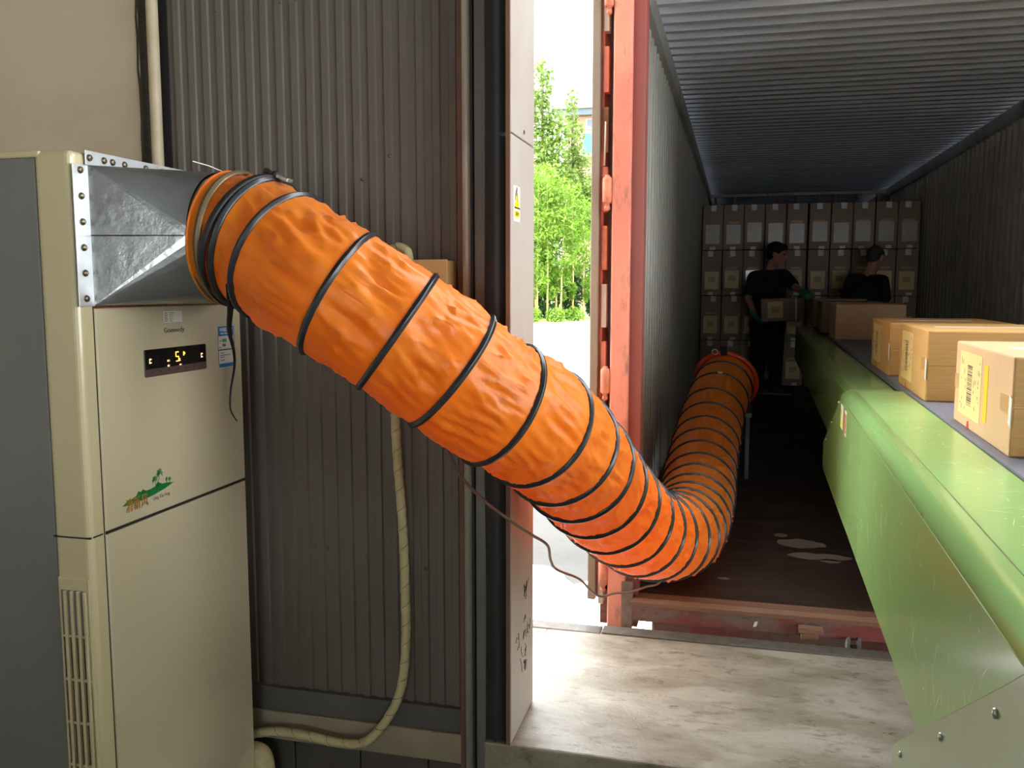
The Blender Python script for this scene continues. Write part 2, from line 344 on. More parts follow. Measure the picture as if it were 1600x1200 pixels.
# warning sticker on jamb
XS = -.5435
stk = part('warning_sticker', MB().box(-.5449, XS, 2.172, 2.236, 1.612, 1.70), 'print_white', jb, label='torn yellow warning triangle sticker')
part('triangle', MB().prism([(2.179, 1.648), (2.232, 1.648), (2.2055, 1.692)], lambda a, b, t: (t, a, b), XS, XS + .0006), 'print_yellow', stk)
part('triangle_edge', MB().box(XS, XS + .0007, 2.178, 2.233, 1.644, 1.648), 'print_dark', stk)
part('exclamation_mark', MB().box(XS, XS + .001, 2.2035, 2.2075, 1.660, 1.684).box(XS, XS + .001, 2.2035, 2.2075, 1.651, 1.656), 'print_dark', stk)
part('torn_patch', MB().prism([(2.186, 1.664), (2.19, 1.686), (2.204, 1.699), (2.210, 1.694), (2.204, 1.681), (2.192, 1.672)], lambda a, b, t: (t, a, b), XS, XS + .0012), 'print_grey', stk)
part('caption_field', MB().box(XS, XS + .0006, 2.181, 2.229, 1.622, 1.639), 'print_yellow', stk)
text('caption', '注意安全', .011, frame((XS + .0007, 2.205, 1.6305), (0, 1, 0), (0, 0, 1)), 'print_dark', stk, .038)
# scribbles low on the jamb
sc = MB(); random.seed(3)
for i in range(16):
    y0 = 2.2 + random.random() * .14; z0 = .40 + random.random() * .22; p = [(XS - .0008, y0, z0)]
    for k in range(4): p.append((XS - .0008, p[-1][1] + random.uniform(-.022, .022), p[-1][2] + random.uniform(-.024, .024)))
    sc.tube(p, .0007, 4)
part('scribble', sc, 'print_dark', jb, label='dark scribbles low on the jamb')
# rest of the hall
struct('wall_left', MB().box(-4.3, -4, -8, 2.3, 0, 4.3), 'cream_plaster')
struct('wall_side', MB().box(6.5, 6.8, -8, -4.5, 0, 4.3).box(6.5, 6.8, 2.0, 2.3, 0, 4.3).box(6.5, 6.8, -4.5, 2.0, 3.9, 4.3), 'wall_block')  # opening added and shaped to light the air conditioner and container wall
struct('ceiling', MB().box(-4.3, 6.8, -8, 2.45, 4.2, 4.3), 'roof_sheet')
struct('wall_back', MB().box(-4.3, .2, -8.2, -8, 0, 4.3).box(2.5, 6.8, -8.2, -8, 0, 4.3).box(.2, 2.5, -8.2, -8, 2.1, 4.3), 'wall_block')  # small opening added to send light down to the far stack

# ================================================================== outside
GZ = -.95
struct('ground', MB().box(-160, 160, 2.5, 16, GZ - .5, GZ), 'asphalt_shaded', 0, 'apron outside the dock, its shade painted as dark grey')
struct('ground_yard', MB().box(-160, 160, 16, 54, GZ - .5, GZ - .0005), 'road_concrete', 0, 'pale sunlit road beyond the apron')
struct('verge', MB().prism([(-160, 38), (-30, 47), (-12, 52.2), (-9, 59), (-2, 66), (160, 66), (160, 240), (-160, 240)], lambda a, b, t: (a, b, t), GZ - .4, GZ + .12), 'grass', 0, 'green verge beyond the road')
struct('ground_road', MB().box(-160, 160, 54, 70, GZ - .5, GZ - .001), 'road_concrete')
kb = MB()
kp = spline([(-60, 42, GZ), (-30, 46.8, GZ), (-12, 52, GZ), (-9.2, 58.5, GZ), (-2, 65.8, GZ), (30, 66, GZ)], .6)
kb.tube(kp, .16, 6); struct('trim_kerb', kb, 'kerb_stone', 0, 'pale kerb along the verge')
struct('traffic_island', MB().prism([(-5.9 + 1.3 * math.cos(a * math.pi / 8), 42.6 + 2.2 * math.sin(a * math.pi / 8)) for a in range(16)], lambda a, b, t: (a, b, t), GZ, GZ + .12), 'kerb_stone', 0, 'small pale kerbed island in the yard')

def leaves(mb, c, r, n, size, thin=.45, seed=1, droop=0):
    rnd = random.Random(seed); c = Vector(c)
    for _ in range(n):
        d = Vector((rnd.gauss(0, 1), rnd.gauss(0, 1), rnd.gauss(0, 1))).normalized() * rnd.random() ** .42
        p = c + Vector((d.x * r[0], d.y * r[1], d.z * r[2]))
        a = Vector((rnd.gauss(0, 1), rnd.gauss(0, 1), rnd.gauss(0, .7) - droop)).normalized(); b = a.orthogonal().normalized()
        b = (b * math.cos(rnd.random() * 6.3) + a.cross(b) * math.sin(rnd.random() * 6.3)) * thin; s_ = size * rnd.uniform(.6, 1.3)
        k = len(mb.v); mb.v += [p - a * s_ * .5, p + b * s_ * .5, p + a * s_ * .5, p - b * s_ * .5]; mb.f.append((k, k + 1, k + 2, k + 3)); mb.sm.append(False)
def raw(name, mb, mat, parent):
    me = bpy.data.meshes.new(name); d = wloc(parent); me.from_pydata([p - d for p in mb.v], [], mb.f); me.materials.append(MATS[mat]); return link(name, me, parent)
def tree(name, base, h, blobs, n, size, leafm, label, seed, group, trunk=.16):
    t = thing(name, base, label, 'tree', group); b = Vector(base); rnd = random.Random(seed)
    tk = MB(); tk.tube([b, b + Vector((.2, 0, h * .35)), b + Vector((0, .1, h * .7)), b + Vector((.1, 0, h * .95))], [trunk, trunk * .8, trunk * .5, trunk * .12], 8)
    for (c, r) in blobs:
        s_ = b + Vector((0, 0, max(.5, c[2] * .55))); tk.tube([s_, b + Vector(c) * .75 + Vector((0, 0, c[2] * .2)), b + Vector(c)], [trunk * .4, trunk * .25, trunk * .08], 5)
    part('trunk', tk, 'bark', t)
    lf = MB(); tot = sum(r[0] * r[1] * r[2] for c, r in blobs) ** 1
    for i, (c, r) in enumerate(blobs): leaves(lf, b + Vector(c), r, int(n * (r[0] * r[1] * r[2]) / tot) + 60, size, .5, seed * 10 + i)
    raw('foliage', lf, leafm, t)['kind'] = 'stuff'; return t
G2 = GZ + .12
# bamboo clump
bamb = [(-13.4, 56, 9.2), (-12.9, 57.5, 9.8), (-12.5, 56.2, 8.7), (-12.2, 58, 10), (-11.9, 56.6, 9.2), (-11.6, 58, 9), (-11.2, 57.5, 8.4), (-10.7, 59.2, 8.6), (-10.2, 60.5, 8)]
words = ['first', 'second', 'third', 'fourth', 'fifth', 'sixth', 'seventh', 'eighth', 'ninth', 'tenth']
for i, (bx, by, bh) in enumerate(bamb):
    t = thing('bamboo_plant', (bx, by, G2), 'tall feathery bamboo beyond the road, %s stem from the jamb' % words[i], 'bamboo', 'bamboo stems beyond the road')
    b = Vector((bx, by, G2)); rnd = random.Random(i + 40); lean = Vector((rnd.uniform(-.5, .5), rnd.uniform(-.3, .3), 0))
    part('stem', MB().tube([b, b + Vector((0, 0, bh * .4)) + lean * .1, b + Vector((0, 0, bh * .8)) + lean * .5, b + Vector((0, 0, bh)) + lean], [.07, .06, .04, .012], 6), 'bamboo_stem', t)
    lf = MB()
    for k in range(16):
        z = bh * (.2 + .8 * k / 15); wd = 1.15 * math.sin(math.pi * min(1, .28 + .72 * (1 - k / 15))) + .25
        leaves(lf, b + lean * (z / bh) ** 2 + Vector((rnd.uniform(-.5, .5), rnd.uniform(-.4, .4), z)), (wd * .8, wd * .8, .42), 130, .34, .26, i * 50 + k, .6)
    raw('foliage', lf, 'leaf_bamboo', t)['kind'] = 'stuff'
tree('leafy_tree', (-13.7, 63, G2), 18.3, [((0, 0, 16.6), (.9, .9, 1.9)), ((-.6, 0, 14.4), (1.5, 1.4, 1.7)), ((.9, .3, 13.4), (1.1, 1.2, 1.5)), ((0, 0, 11.6), (1.9, 1.8, 1.7)), ((.6, 0, 9.6), (2.2, 2, 1.5)), ((0, 0, 7.2), (2.6, 2.2, 1.8))], 7600, .36, 'leaf_tree', 'tall leafy green tree right behind the bamboo, beside the jamb', 5, 'trees beyond the road', .22)
tree('leafy_tree', (-12.0, 65.5, G2), 16.4, [((0, 0, 15.4), (.5, .5, 1.6)), ((.2, 0, 13.2), (.75, .8, 1.5)), ((.3, 0, 11.2), (1.1, 1.2, 1.4)), ((.7, 0, 9.2), (1.8, 1.6, 1.4)), ((.4, 0, 7.0), (2.0, 1.8, 1.5))], 4600, .34, 'leaf_tree', 'narrower leafy tree with a sparse pointed top, in front of the brick building', 6, 'trees beyond the road', .18)
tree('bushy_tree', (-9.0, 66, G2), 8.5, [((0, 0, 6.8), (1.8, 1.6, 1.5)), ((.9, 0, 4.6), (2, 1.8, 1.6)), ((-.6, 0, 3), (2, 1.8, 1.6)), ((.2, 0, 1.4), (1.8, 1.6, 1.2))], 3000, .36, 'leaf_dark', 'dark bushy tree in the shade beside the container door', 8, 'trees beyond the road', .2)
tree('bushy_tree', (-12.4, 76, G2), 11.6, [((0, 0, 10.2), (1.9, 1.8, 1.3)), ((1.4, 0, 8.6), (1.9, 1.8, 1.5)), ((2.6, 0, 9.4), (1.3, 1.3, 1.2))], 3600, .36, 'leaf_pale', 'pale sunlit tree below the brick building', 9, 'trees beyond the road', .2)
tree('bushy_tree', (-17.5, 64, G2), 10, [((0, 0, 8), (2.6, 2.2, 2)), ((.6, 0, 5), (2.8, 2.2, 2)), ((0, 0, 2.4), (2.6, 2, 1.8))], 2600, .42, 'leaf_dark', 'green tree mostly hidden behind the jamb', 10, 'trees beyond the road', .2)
for i, (bx, by, hh) in enumerate([(-14.6, 60.5, 3.6), (-13.0, 61.2, 4.2), (-11.4, 62, 4.0), (-9.7, 63.5, 3.4)]):
    t = thing('dense_bush', (bx, by, G2), 'dense dark bush behind the bamboo stems, %s from the jamb' % words[i], 'bush', 'bushes behind the bamboo')
    lf = MB(); leaves(lf, (bx, by, G2 + hh * .5), (1.1, .7, hh * .55), 2600, .3, .45, 500 + i); raw('foliage', lf, 'leaf_dark', t)['kind'] = 'stuff'
    part('stem', MB().tube([(bx, by, G2), (bx + .1, by, G2 + hh * .4), (bx, by, G2 + hh * .8)], [.08, .06, .02], 6), 'bark', t)
for i, (bx, by) in enumerate([(-12.6, 55.2), (-11.3, 56.2), (-10.4, 58.0), (-13.6, 54.5)]):
    t = thing('low_shrub', (bx, by, G2), 'low bright green shrub by the kerb, %s from the jamb' % ['second', 'third', 'fourth', 'first'][i], 'shrub', 'shrubs by the kerb')
    lf = MB(); leaves(lf, (bx, by, G2 + .45), (.7, .5, .5), 500, .22, .4, 300 + i); raw('foliage', lf, 'leaf_bamboo', t)['kind'] = 'stuff'
    part('stem', MB().tube([(bx, by, G2), (bx + .05, by, G2 + .3), (bx, by, G2 + .6)], [.04, .03, .01], 5), 'bark', t)
gb = MB(); gb.prism([(0, 0), (16, 0), (16, 4.2), (7, 3.2), (2, 1.6)], lambda a, b, t: (-9.2 + a, t, G2 + b), 68, 90); struct('grass_bank', gb, 'grass', .2, 'grassy bank right of the trees')
# brick building
bl = thing('brick_building', (-16, 123, GZ), 'distant brick building with grey roof and blue sheeting', 'building')
part('wall', MB().box(-22.6, -8, 118, 128, GZ, 23.6), 'brick_wall', bl, .05)
part('roof', MB().prism([(-24, 24.4), (-6, 24.4), (-8.5, 27.4), (-21.2, 27.0)], lambda a, b, t: (a, t, b), 116.5, 129), 'roof_grey', bl)
part('eave_band', MB().box(-23.6, -6.5, 117, 128.6, 23.6, 24.4), 'window_dark', bl)
for k in range(4):
    f = part('window', MB().box(-19.75 + k * 3.0, -18.75 + k * 3.0, 117.9, 118.2, 21.9, 23.2), 'trim_pale', bl); part('pane', MB().box(-19.6 + k * 3.0, -18.9 + k * 3.0, 117.8, 118.0, 22.0, 23.1), 'window_dark', f)
for k in range(7): part('blue_panel', MB().box(-20.0 + k * 1.62, -18.44 + k * 1.62, 117.6, 118.1, 18.9, 21.3), 'blue_sheet', bl)
part('ledge', MB().box(-22.8, -8, 117.4, 118.1, 18.3, 18.8), 'trim_pale', bl)
part('chimney', MB().box(-18.9, -18.5, 119, 120, 25, 27.9), 'window_dark', bl)
# lattice towers
for i, (px, py, th, lab) in enumerate([(-32.2, 150, 42.2, 'shorter of the two faint lattice towers above the trees'), (-30.3, 150, 44.2, 'taller of the two faint lattice towers above the trees')]):
    t = thing('lattice_tower', (px, py, GZ), lab, 'tower', 'faint towers on the skyline'); mb = MB(); r = .55
    for sx in (-1, 1):
        for sy in (-1, 1): mb.tube([(px + sx * r, py + sy * r, GZ), (px + sx * r, py + sy * r, th)], .09, 4)
    part('leg_frame', mb, 'tower_steel', t)
    mb = MB(); z = GZ + 1; k = 0
    while z < th - 1.2:
        s_ = 1 if k % 2 else -1
        mb.tube([(px - s_ * r, py - r, z), (px + s_ * r, py - r, z + 1.1)], .06, 4).tube([(px - r, py - s_ * r, z), (px - r, py + s_ * r, z + 1.1)], .06, 4).box(px - r, px + r, py - r - .05, py - r + .05, z - .06, z + .06); z += 1.1; k += 1
    part('bracing', mb, 'tower_steel', t)
# white crumpled mesh added as a sunlit patch of ground below the dock
def crumple(x0, x1, y0, y1, n, m, seed):
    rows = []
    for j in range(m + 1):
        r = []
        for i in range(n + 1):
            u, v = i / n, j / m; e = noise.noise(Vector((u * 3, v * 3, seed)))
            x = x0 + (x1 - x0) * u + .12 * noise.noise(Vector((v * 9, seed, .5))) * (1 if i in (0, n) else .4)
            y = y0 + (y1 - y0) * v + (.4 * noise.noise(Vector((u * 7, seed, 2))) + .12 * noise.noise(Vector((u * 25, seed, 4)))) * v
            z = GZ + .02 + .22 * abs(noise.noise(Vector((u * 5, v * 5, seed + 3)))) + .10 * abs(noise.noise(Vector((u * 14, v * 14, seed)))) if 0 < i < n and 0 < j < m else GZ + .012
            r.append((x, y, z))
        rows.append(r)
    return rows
one('sunlit_patch', MB().sheet(crumple(-2.6, .3, 3.6, 7.0, 60, 60, 1.0), True), 'patch_white', 'bright white crumpled mesh standing in for sunlit ground below the dock', 'sunlit patch')

# ================================================================== shipping container
XL, XR, Y0, Y1, ZC = -.4226, 1.9274, 3.12, 15.2, 2.738
ct = thing('shipping_container', ((XL + XR) / 2, 9, FZ - .16), 'old red shipping container with corrugated steel inside, open at the dock', 'container')
def corr(a0, a1, pitch, depth):
    p = []; a = a0
    while a < a1:
        p += [(a, 0), (a + pitch * .30, 0), (a + pitch * .52, depth), (a + pitch * .80, depth)]; a += pitch
    p.append((a1, 0)); return [q for q in p if q[0] <= a1 + 1e-6]
cw = corr(Y0 + .12, Y1, .152, .045)
def corr_panel(name, prof, fn, m0, m1, label, back):
    o = part(name, MB().sheet([[fn(a, b, 0) for a, b in prof], [fn(a, b, 1) for a, b in prof]]), m0, ct, label=label)
    me = o.data; me.materials.append(MATS[m1]); d = wloc(ct)
    base = {round((p - d).dot(Vector(back)), 4) for p in (Vector(fn(prof[0][0], 0, 0)),)}
    for p in me.polygons:
        if all(abs(me.vertices[v].co.dot(Vector(back)) - list(base)[0]) < .002 for v in p.vertices): p.material_index = 1
    return o
corr_panel('side_panel', cw, lambda a, b, t: (XL - b, a, (FZ - .02, ZC - .05)[t]), 'container_steel', 'container_lit', 'left corrugated side wall, light on its ribs painted pale', (1, 0, 0))
corr_panel('side_panel', cw, lambda a, b, t: (XR + b, a, (FZ - .02, ZC - .05)[t]), 'container_steel', 'container_lit', 'right corrugated side wall', (1, 0, 0))
for q, x in ((-1, XL - .055), (1, XR + .047)): part('side_skin', MB().box(x, x + .008, Y0 + .1, Y1, FZ - .02, ZC), 'liner_red', ct)
cr = corr(Y0 + .10, Y1, .152, .03)
corr_panel('roof_panel', cr, lambda a, b, t: ((XL, XR)[t], a, ZC + b), 'roof_steel', 'roof_steel', 'corrugated steel roof seen from below', (0, 0, 1))
part('roof_skin', MB().box(XL - .03, XR + .03, Y0, Y1, ZC + .036, ZC + .044), 'liner_red', ct)
part('top_rail', MB().box(XL - .02, XL + .03, Y0 + .05, Y1, ZC - .10, ZC + .01), 'container_steel', ct, .004)
part('top_rail', MB().box(XR - .03, XR + .02, Y0 + .05, Y1, ZC - .10, ZC + .01), 'container_steel', ct, .004)
pw = (XR - XL) / 2
part('deck_board', MB().box(XL, XR, Y0 + .02, Y1, FZ - .03, FZ), 'deck_plywood', ct, label='dark worn plywood deck with pale stains')
for k, (cx, cy, rx, ry) in enumerate([(.30, 3.98, .10, .07), (.36, 3.80, .13, .05), (-.02, 3.42, .025, .015), (.40, 3.75, .04, .03), (.22, 4.1, .03, .03)]):
    st = MB().add([(cx + rx * (1 + .5 * noise.noise(Vector((i * .9, k, 0)))) * math.cos(i * .3307), cy + ry * (1 + .6 * noise.noise(Vector((i * .7, k, 3)))) * math.sin(i * .3307), FZ + .0012) for i in range(19)], [tuple(range(19))]); part('floor_stain', st, 'weathered_strip', ct)
part('end_wall', MB().box(XL - .05, XR + .05, Y1, Y1 + .05, FZ - .02, ZC), 'container_steel', ct)
part('bottom_rail', MB().box(XL - .05, XL, Y0 + .12, Y1, FZ - .15, FZ - .02), 'sill_paint', ct)
part('bottom_rail', MB().box(XR, XR + .05, Y0 + .12, Y1, FZ - .15, FZ - .02), 'sill_paint', ct)
# rear frame
def postp(x0, x1, s): return MB().box(x0, x1, Y0, Y0 + .11, FZ - .11, ZC + .1)
part('corner_post', MB().box(-.43, -.365, Y0, Y0 + .10, FZ - .12, ZC + .1), 'red_paint', ct, .006, label='red rear corner post with rust')
part('post_liner', MB().box(-.366, -.322, Y0 + .03, Y0 + .12, FZ - .12, ZC + .1), 'liner_red', ct, .003)
part('post_plate', MB().box(-.378, -.338, Y0 - .002, Y0 + .03, FZ - .115, FZ + .06), 'post_dirt', ct, .002)
part('corner_post', MB().box(1.83, 1.95, Y0, Y0 + .11, FZ - .12, ZC + .1), 'red_paint', ct, .006)
part('header', MB().box(-.43, 1.95, Y0, Y0 + .08, ZC - .06, ZC + .1), 'red_paint', ct, .005)
part('rear_sill', MB().box(-.35, 1.84, Y0, Y0 + .04, FZ - .085, FZ - .02), 'sill_paint', ct, .004, label='rusty red sill under the deck edge')
rows = [[], [], [], []]
for i in range(121):
    x = -.345 + i * .01815; j = .004 * noise.noise(Vector((i * .5, 1, 1)))
    rows[0].append((x, Y0 + .06, FZ + .002)); rows[1].append((x, Y0 + .004 + j, FZ + .001 + j * .6)); rows[2].append((x, Y0 - .008 + j, FZ - .012)); rows[3].append((x, Y0 - .004, FZ - .028 + j))
part('deck_edge', MB().sheet(rows), 'old_timber', ct, label='brown worn edge of the deck')
lk = MB().box(.245, .30, Y0 - .035, Y0 + .0, FZ - .085, FZ - .045).box(.235, .315, Y0 - .045, Y0 - .005, FZ - .058, FZ - .04).cyl((.24, Y0 - .025, FZ - .05), (.31, Y0 - .025, FZ - .05), .014, n=8); part('lock_keeper', lk, 'old_timber', ct, .003)
part('lock_keeper', MB().box(.395, .405, Y0 - .02, Y0 + .02, FZ - .115, FZ - .07).box(.43, .44, Y0 - .02, Y0 + .02, FZ - .115, FZ - .07).box(.395, .44, Y0, Y0 + .02, FZ - .115, FZ - .105), 'post_grey', ct, .002)
part('seal_tag', MB().prism([(0, 0), (.012, .004), (.016, .022), (.005, .018)], lambda a, b, t: (.085 + a, t, FZ - .066 + b), Y0 - .006, Y0 - .003), 'clip_white', ct)
# hinges
for hz in (2.44, 1.782, 1.115, .41):
    h = MB().tube([(-.447, Y0 + .01, hz - .045), (-.447, Y0 + .01, hz - .038), (-.447, Y0 + .01, hz + .038), (-.447, Y0 + .01, hz + .045)], [.013, .0175, .0175, .013], 14)
    hg = part('hinge', h, 'hinge_pink', ct); part('hinge_pin', MB().cyl((-.447, Y0 + .01, hz - .06), (-.447, Y0 + .01, hz + .052), .009, n=10).ball((-.447, Y0 + .01, hz - .06), .011, 10, 6), 'hinge_pink', hg)
    part('hinge_lug', MB().box(-.45, -.425, Y0 + .004, Y0 + .04, hz - .03, hz + .03), 'hinge_pink', hg, .002)
# open door leaf folded back along the side
dl = part('door_leaf', MB().box(-.492, -.468, Y0 + .06, 4.25, FZ - .02, ZC), 'red_paint', ct, .003, label='door leaf folded back along the container side')
part('door_gasket', MB().box(-.508, -.478, Y0 + .03, Y0 + .09, FZ - .03, ZC + .02), 'weathered_strip', dl, .004)
z = ZC - .05; k = 0
cols = ['hinge_pink', 'weathered_strip', 'print_red', 'weathered_strip', 'print_red', 'old_timber', 'print_red', 'old_timber', 'old_timber']
while z > FZ + .05:
    part('edge_block', MB().box(-.471, -.452, Y0 + .05, Y0 + .09, z - .155, z), ['hinge_pink', 'kerb_stone', 'red_paint', 'old_timber', 'red_paint'][k % 5], dl, .002); z -= .205; k += 1
part('locking_rod', MB().tube([(-.462, Y0 + .035, 1.87), (-.459, Y0 + .03, 1.95), (-.459, Y0 + .034, 2.02)], .004, 6), 'tube_white', dl)
# chassis under the container
ch = thing('trailer_chassis', (.75, 9, GZ), 'dark steel trailer under the container', 'trailer')
part('beam', MB().box(.30, .40, 3.6, 15, -.15, .17), 'chassis', ch, .01); part('beam', MB().box(1.1, 1.2, 3.6, 15, -.15, .17), 'chassis', ch, .01)
part('cross_member', MB().box(-.3, 1.8, 3.5, 3.62, .02, .165), 'sill_paint', ch, .01)
for yy in (8, 12): part('cross_member', MB().box(-.4, 1.9, yy, yy + .12, .0, .165), 'chassis', ch, .01)
for ax in (10.6, 12.0):
    part('axle', MB().cyl((-.3, ax, -.45), (1.8, ax, -.45), .06), 'chassis', ch)
    for wx in (-.25, 1.45):
        part('wheel', MB().tube([(wx, ax, -.45), (wx + .02, ax, -.45), (wx + .24, ax, -.45), (wx + .26, ax, -.45)], [.44, .5, .5, .44], 28), 'rubber', ch); part('spring_hanger', MB().box(wx + .34 if wx < 0 else wx - .2, wx + .44 if wx < 0 else wx - .1, ax - .2, ax + .2, -.5, .0), 'chassis', ch, .01)
for lx in (.34, 1.14): part('landing_leg', MB().box(lx - .05, lx + .05, 5.4, 5.5, GZ, -.1).box(lx - .12, lx + .12, 5.33, 5.57, GZ, GZ + .03), 'chassis', ch, .006)


# ================================================================== air conditioner
AX, A0, A1, AT = -1.32, 1.57, 2.19, 1.728
ac = thing('air_conditioner', (-1.51, 1.88, 0), 'tall cream cabinet air conditioner with a metal duct cowl on its front', 'air conditioner')
part('side_casing', MB().box(-1.705, -1.414, A0 + .004, A1, 0, AT - .012), 'ac_side', ac, .004, label='grey metal side casing')
part('front_housing', MB().prism([(A0, 0), (A1, 0), (A1, AT), (A0, AT)], lambda a, b, t: (t, a, b), -1.416, AX - .004), 'ac_cream', ac, .014, 4, label='cream plastic front surround')
part('top_cap', MB().box(-1.705, -1.40, A0, A1, AT - .014, AT), 'ac_cream', ac, .004)
def rpoly(y0, y1, z0, z1, r, n=4):
    p = []
    for cy, cz, a0 in ((y1 - r, z1 - r, 0), (y0 + r, z1 - r, 90), (y0 + r, z0 + r, 180), (y1 - r, z0 + r, 270)):
        p += [(cy + r * math.cos(R(a0 + 90 * k / n)), cz + r * math.sin(R(a0 + 90 * k / n))) for k in range(n + 1)]
    return p
up = part('upper_panel', MB().prism(rpoly(1.616, A1 - .006, .9175, 1.404, .004), lambda a, b, t: (t, a, b), AX - .01, AX), 'ac_panel', ac, .003, label='glossy cream upper front panel')
lp = part('lower_panel', MB().prism(rpoly(1.616, A1 - .006, .06, .9105, .004), lambda a, b, t: (t, a, b), AX - .01, AX), 'ac_panel', ac, .003, label='glossy cream lower front panel')
part('panel_seam', MB().box(AX - .0043, AX - .003, 1.617, A1 - .006, .9108, .9172).box(-1.416, AX - .0035, A0 - .0004, A0 + .004, .9125, .9160).box(AX - .0045, AX - .0037, A0 + .01, 1.61, .9125, .916), 'seam_black', ac)
part('edge_seam', MB().box(AX - .0048, AX - .0036, 1.6125, 1.6155, .05, 1.41), 'seam_black', ac)
part('foot', MB().box(-1.69, AX - .03, A0 + .02, A1 - .02, 0, .05), 'ac_dark', ac)
# side intake grille
gr = part('intake_grille', MB().box(-1.403, -1.334, A0 - .0008, A0 + .002, .08, .800), 'ac_dark', ac, label='dark side intake with upright slats')
part('grille_plate', MB().box(-1.404, -1.336, A0 - .004, A0 + .002, .797, .824), 'ac_cream', gr, .002)
part('frame_bar', MB().box(-1.408, -1.403, A0 - .004, A0 + .004, .07, .826), 'ac_cream', gr, .001); part('frame_bar', MB().box(-1.336, -1.3315, A0 - .004, A0 + .004, .07, .826), 'ac_cream', gr, .001)
for k in range(4): part('slat', MB().box(-1.3945 + k * .0165, -1.3870 + k * .0165, A0 - .009, A0 + .001, .075, .797), 'ac_cream', gr, .0015)
for k in range(7): part('cross_bar', MB().box(-1.403, -1.334, A0 - .006, A0 + .001, .692 - k * .0985, .698 - k * .0985), 'ac_cream', gr, .001)
part('upper_baffle', MB().box(-1.403, -1.334, A0 - .003, A0 + .001, .698, .797), 'ac_side', gr)
# display
F0 = AX + .0004
dp = part('display', MB().prism(rpoly(1.768, 2.012, 1.240, 1.304, .004), lambda a, b, t: (t, a, b), AX - .002, AX + .003), 'display_black', up, .001, label='black display lit with an amber 5')
def yz(y, z, x=AX + .0034): return frame((x - wloc(up).x, y - wloc(up).y, z - wloc(up).z), (0, 1, 0), (0, 0, 1))
def seven(mb, y, z, h, segs, x=AX + .0034, t=.0022):
    w_ = h * .5; S = {'a': (0, w_, h, h), 'g': (0, w_, h / 2, h / 2), 'd': (0, w_, 0, 0), 'f': (0, 0, h / 2, h), 'b': (w_, w_, h / 2, h), 'e': (0, 0, 0, h / 2), 'c': (w_, w_, 0, h / 2)}
    for s_ in segs: a, b, c, d = S[s_]; mb.box(x, x + .0005, y + a - t / 2 * (a == b), y + b + t / 2 * (a == b), z + c - t / 2 * (c == d), z + d + t / 2 * (c == d))
dg_ = MB(); seven(dg_, 1.884, 1.2695, .022, 'afgcd'); part('digit', dg_, 'led_amber', up)
part('mode_icon', MB().box(AX + .0034, AX + .0038, 1.914, 1.917, 1.281, 1.291).box(AX + .0034, AX + .0038, 1.9165, 1.921, 1.284, 1.289), 'led_amber', up)
for y, z, a, b in ((1.787, 1.277, .008, .011), (1.992, 1.276, .007, .011), (1.855, 1.273, .009, .004), (1.855, 1.261, .008, .004), (1.9, 1.272, .004, .006), (1.902, 1.260, .008, .003)):
    ic = MB().box(AX + .0034, AX + .0037, y - a / 2, y + a / 2, z - b / 2, z - b / 2 + b * .28).box(AX + .0034, AX + .0037, y - a / 2, y + a / 2, z + b / 2 - b * .28, z + b / 2).box(AX + .0034, AX + .0037, y - a / 2, y - a / 4, z - b / 2, z + b / 2); part('status_icon', ic, 'led_pale', up)
part('button_strip', MB().box(AX + .003, AX + .0036, 1.769, 2.011, 1.241, 1.2585), 'display_strip', up)
bt = MB()
for k in range(7): bt.box(AX + .0036, AX + .0039, 1.789 + k * .033, 1.794 + k * .033, 1.248, 1.2525)
part('button_mark', bt, 'print_dark', up)
# serial sticker (code square left out), brand, energy label
sk = part('serial_sticker', MB().box(AX - .001, F0, 1.847, 1.920, 1.364, 1.391), 'paper', up)
tx = MB()
for k, (a, b) in enumerate([(.012, .02), (.014, .018), (.012, .016), (.014, .015), (.012, .013)]):
    z = 1.3865 - k * .0048; tx.box(F0, F0 + .0002, 1.850, 1.850 + a, z - .0008, z + .0008).box(F0, F0 + .0002, 1.868, 1.868 + b, z - .0006, z + .0006)
part('sticker_print', tx, 'print_dark', up)
text('brand_lettering', 'Gomeedy', .017, yz(1.886, 1.345, F0), 'print_dark', up, .080)
el = part('energy_label', MB().box(AX - .001, F0, 2.071, 2.149, 1.235, 1.346), 'paper', up, label='blue and white energy label')
part('label_header', MB().box(F0, F0 + .0003, 2.072, 2.148, 1.319, 1.345), 'print_blue', up); part('label_footer', MB().box(F0, F0 + .0003, 2.072, 2.148, 1.236, 1.246), 'print_blue', up)
text('label_heading', '中国能效标识', .012, yz(2.11, 1.335, F0 + .0005), 'print_white', up, .06)
text('label_subheading', 'CHINA ENERGY LABEL', .006, yz(2.11, 1.3255, F0 + .0005), 'print_white', up, .055)
part('grade_bar', MB().box(F0, F0 + .0003, 2.092, 2.112, 1.303, 1.311), 'print_teal', up); part('grade_bar', MB().box(F0, F0 + .0003, 2.092, 2.108, 1.291, 1.298), 'print_teal', up)
tx = MB().box(F0, F0 + .0003, 2.071, 2.073, 1.246, 1.319).box(F0, F0 + .0003, 2.147, 2.149, 1.246, 1.319).box(F0, F0 + .0003, 2.072, 2.148, 1.281, 1.284)
for y, z, l in ((2.076, 1.3065, .012), (2.076, 1.289, .01), (2.082, 1.274, .016), (2.08, 1.263, .02), (2.08, 1.255, .02), (2.08, 1.268, .05)): tx.box(F0, F0 + .0002, y, y + l, z - .0008, z + .0008)
part('label_print', tx, 'print_dark', up)
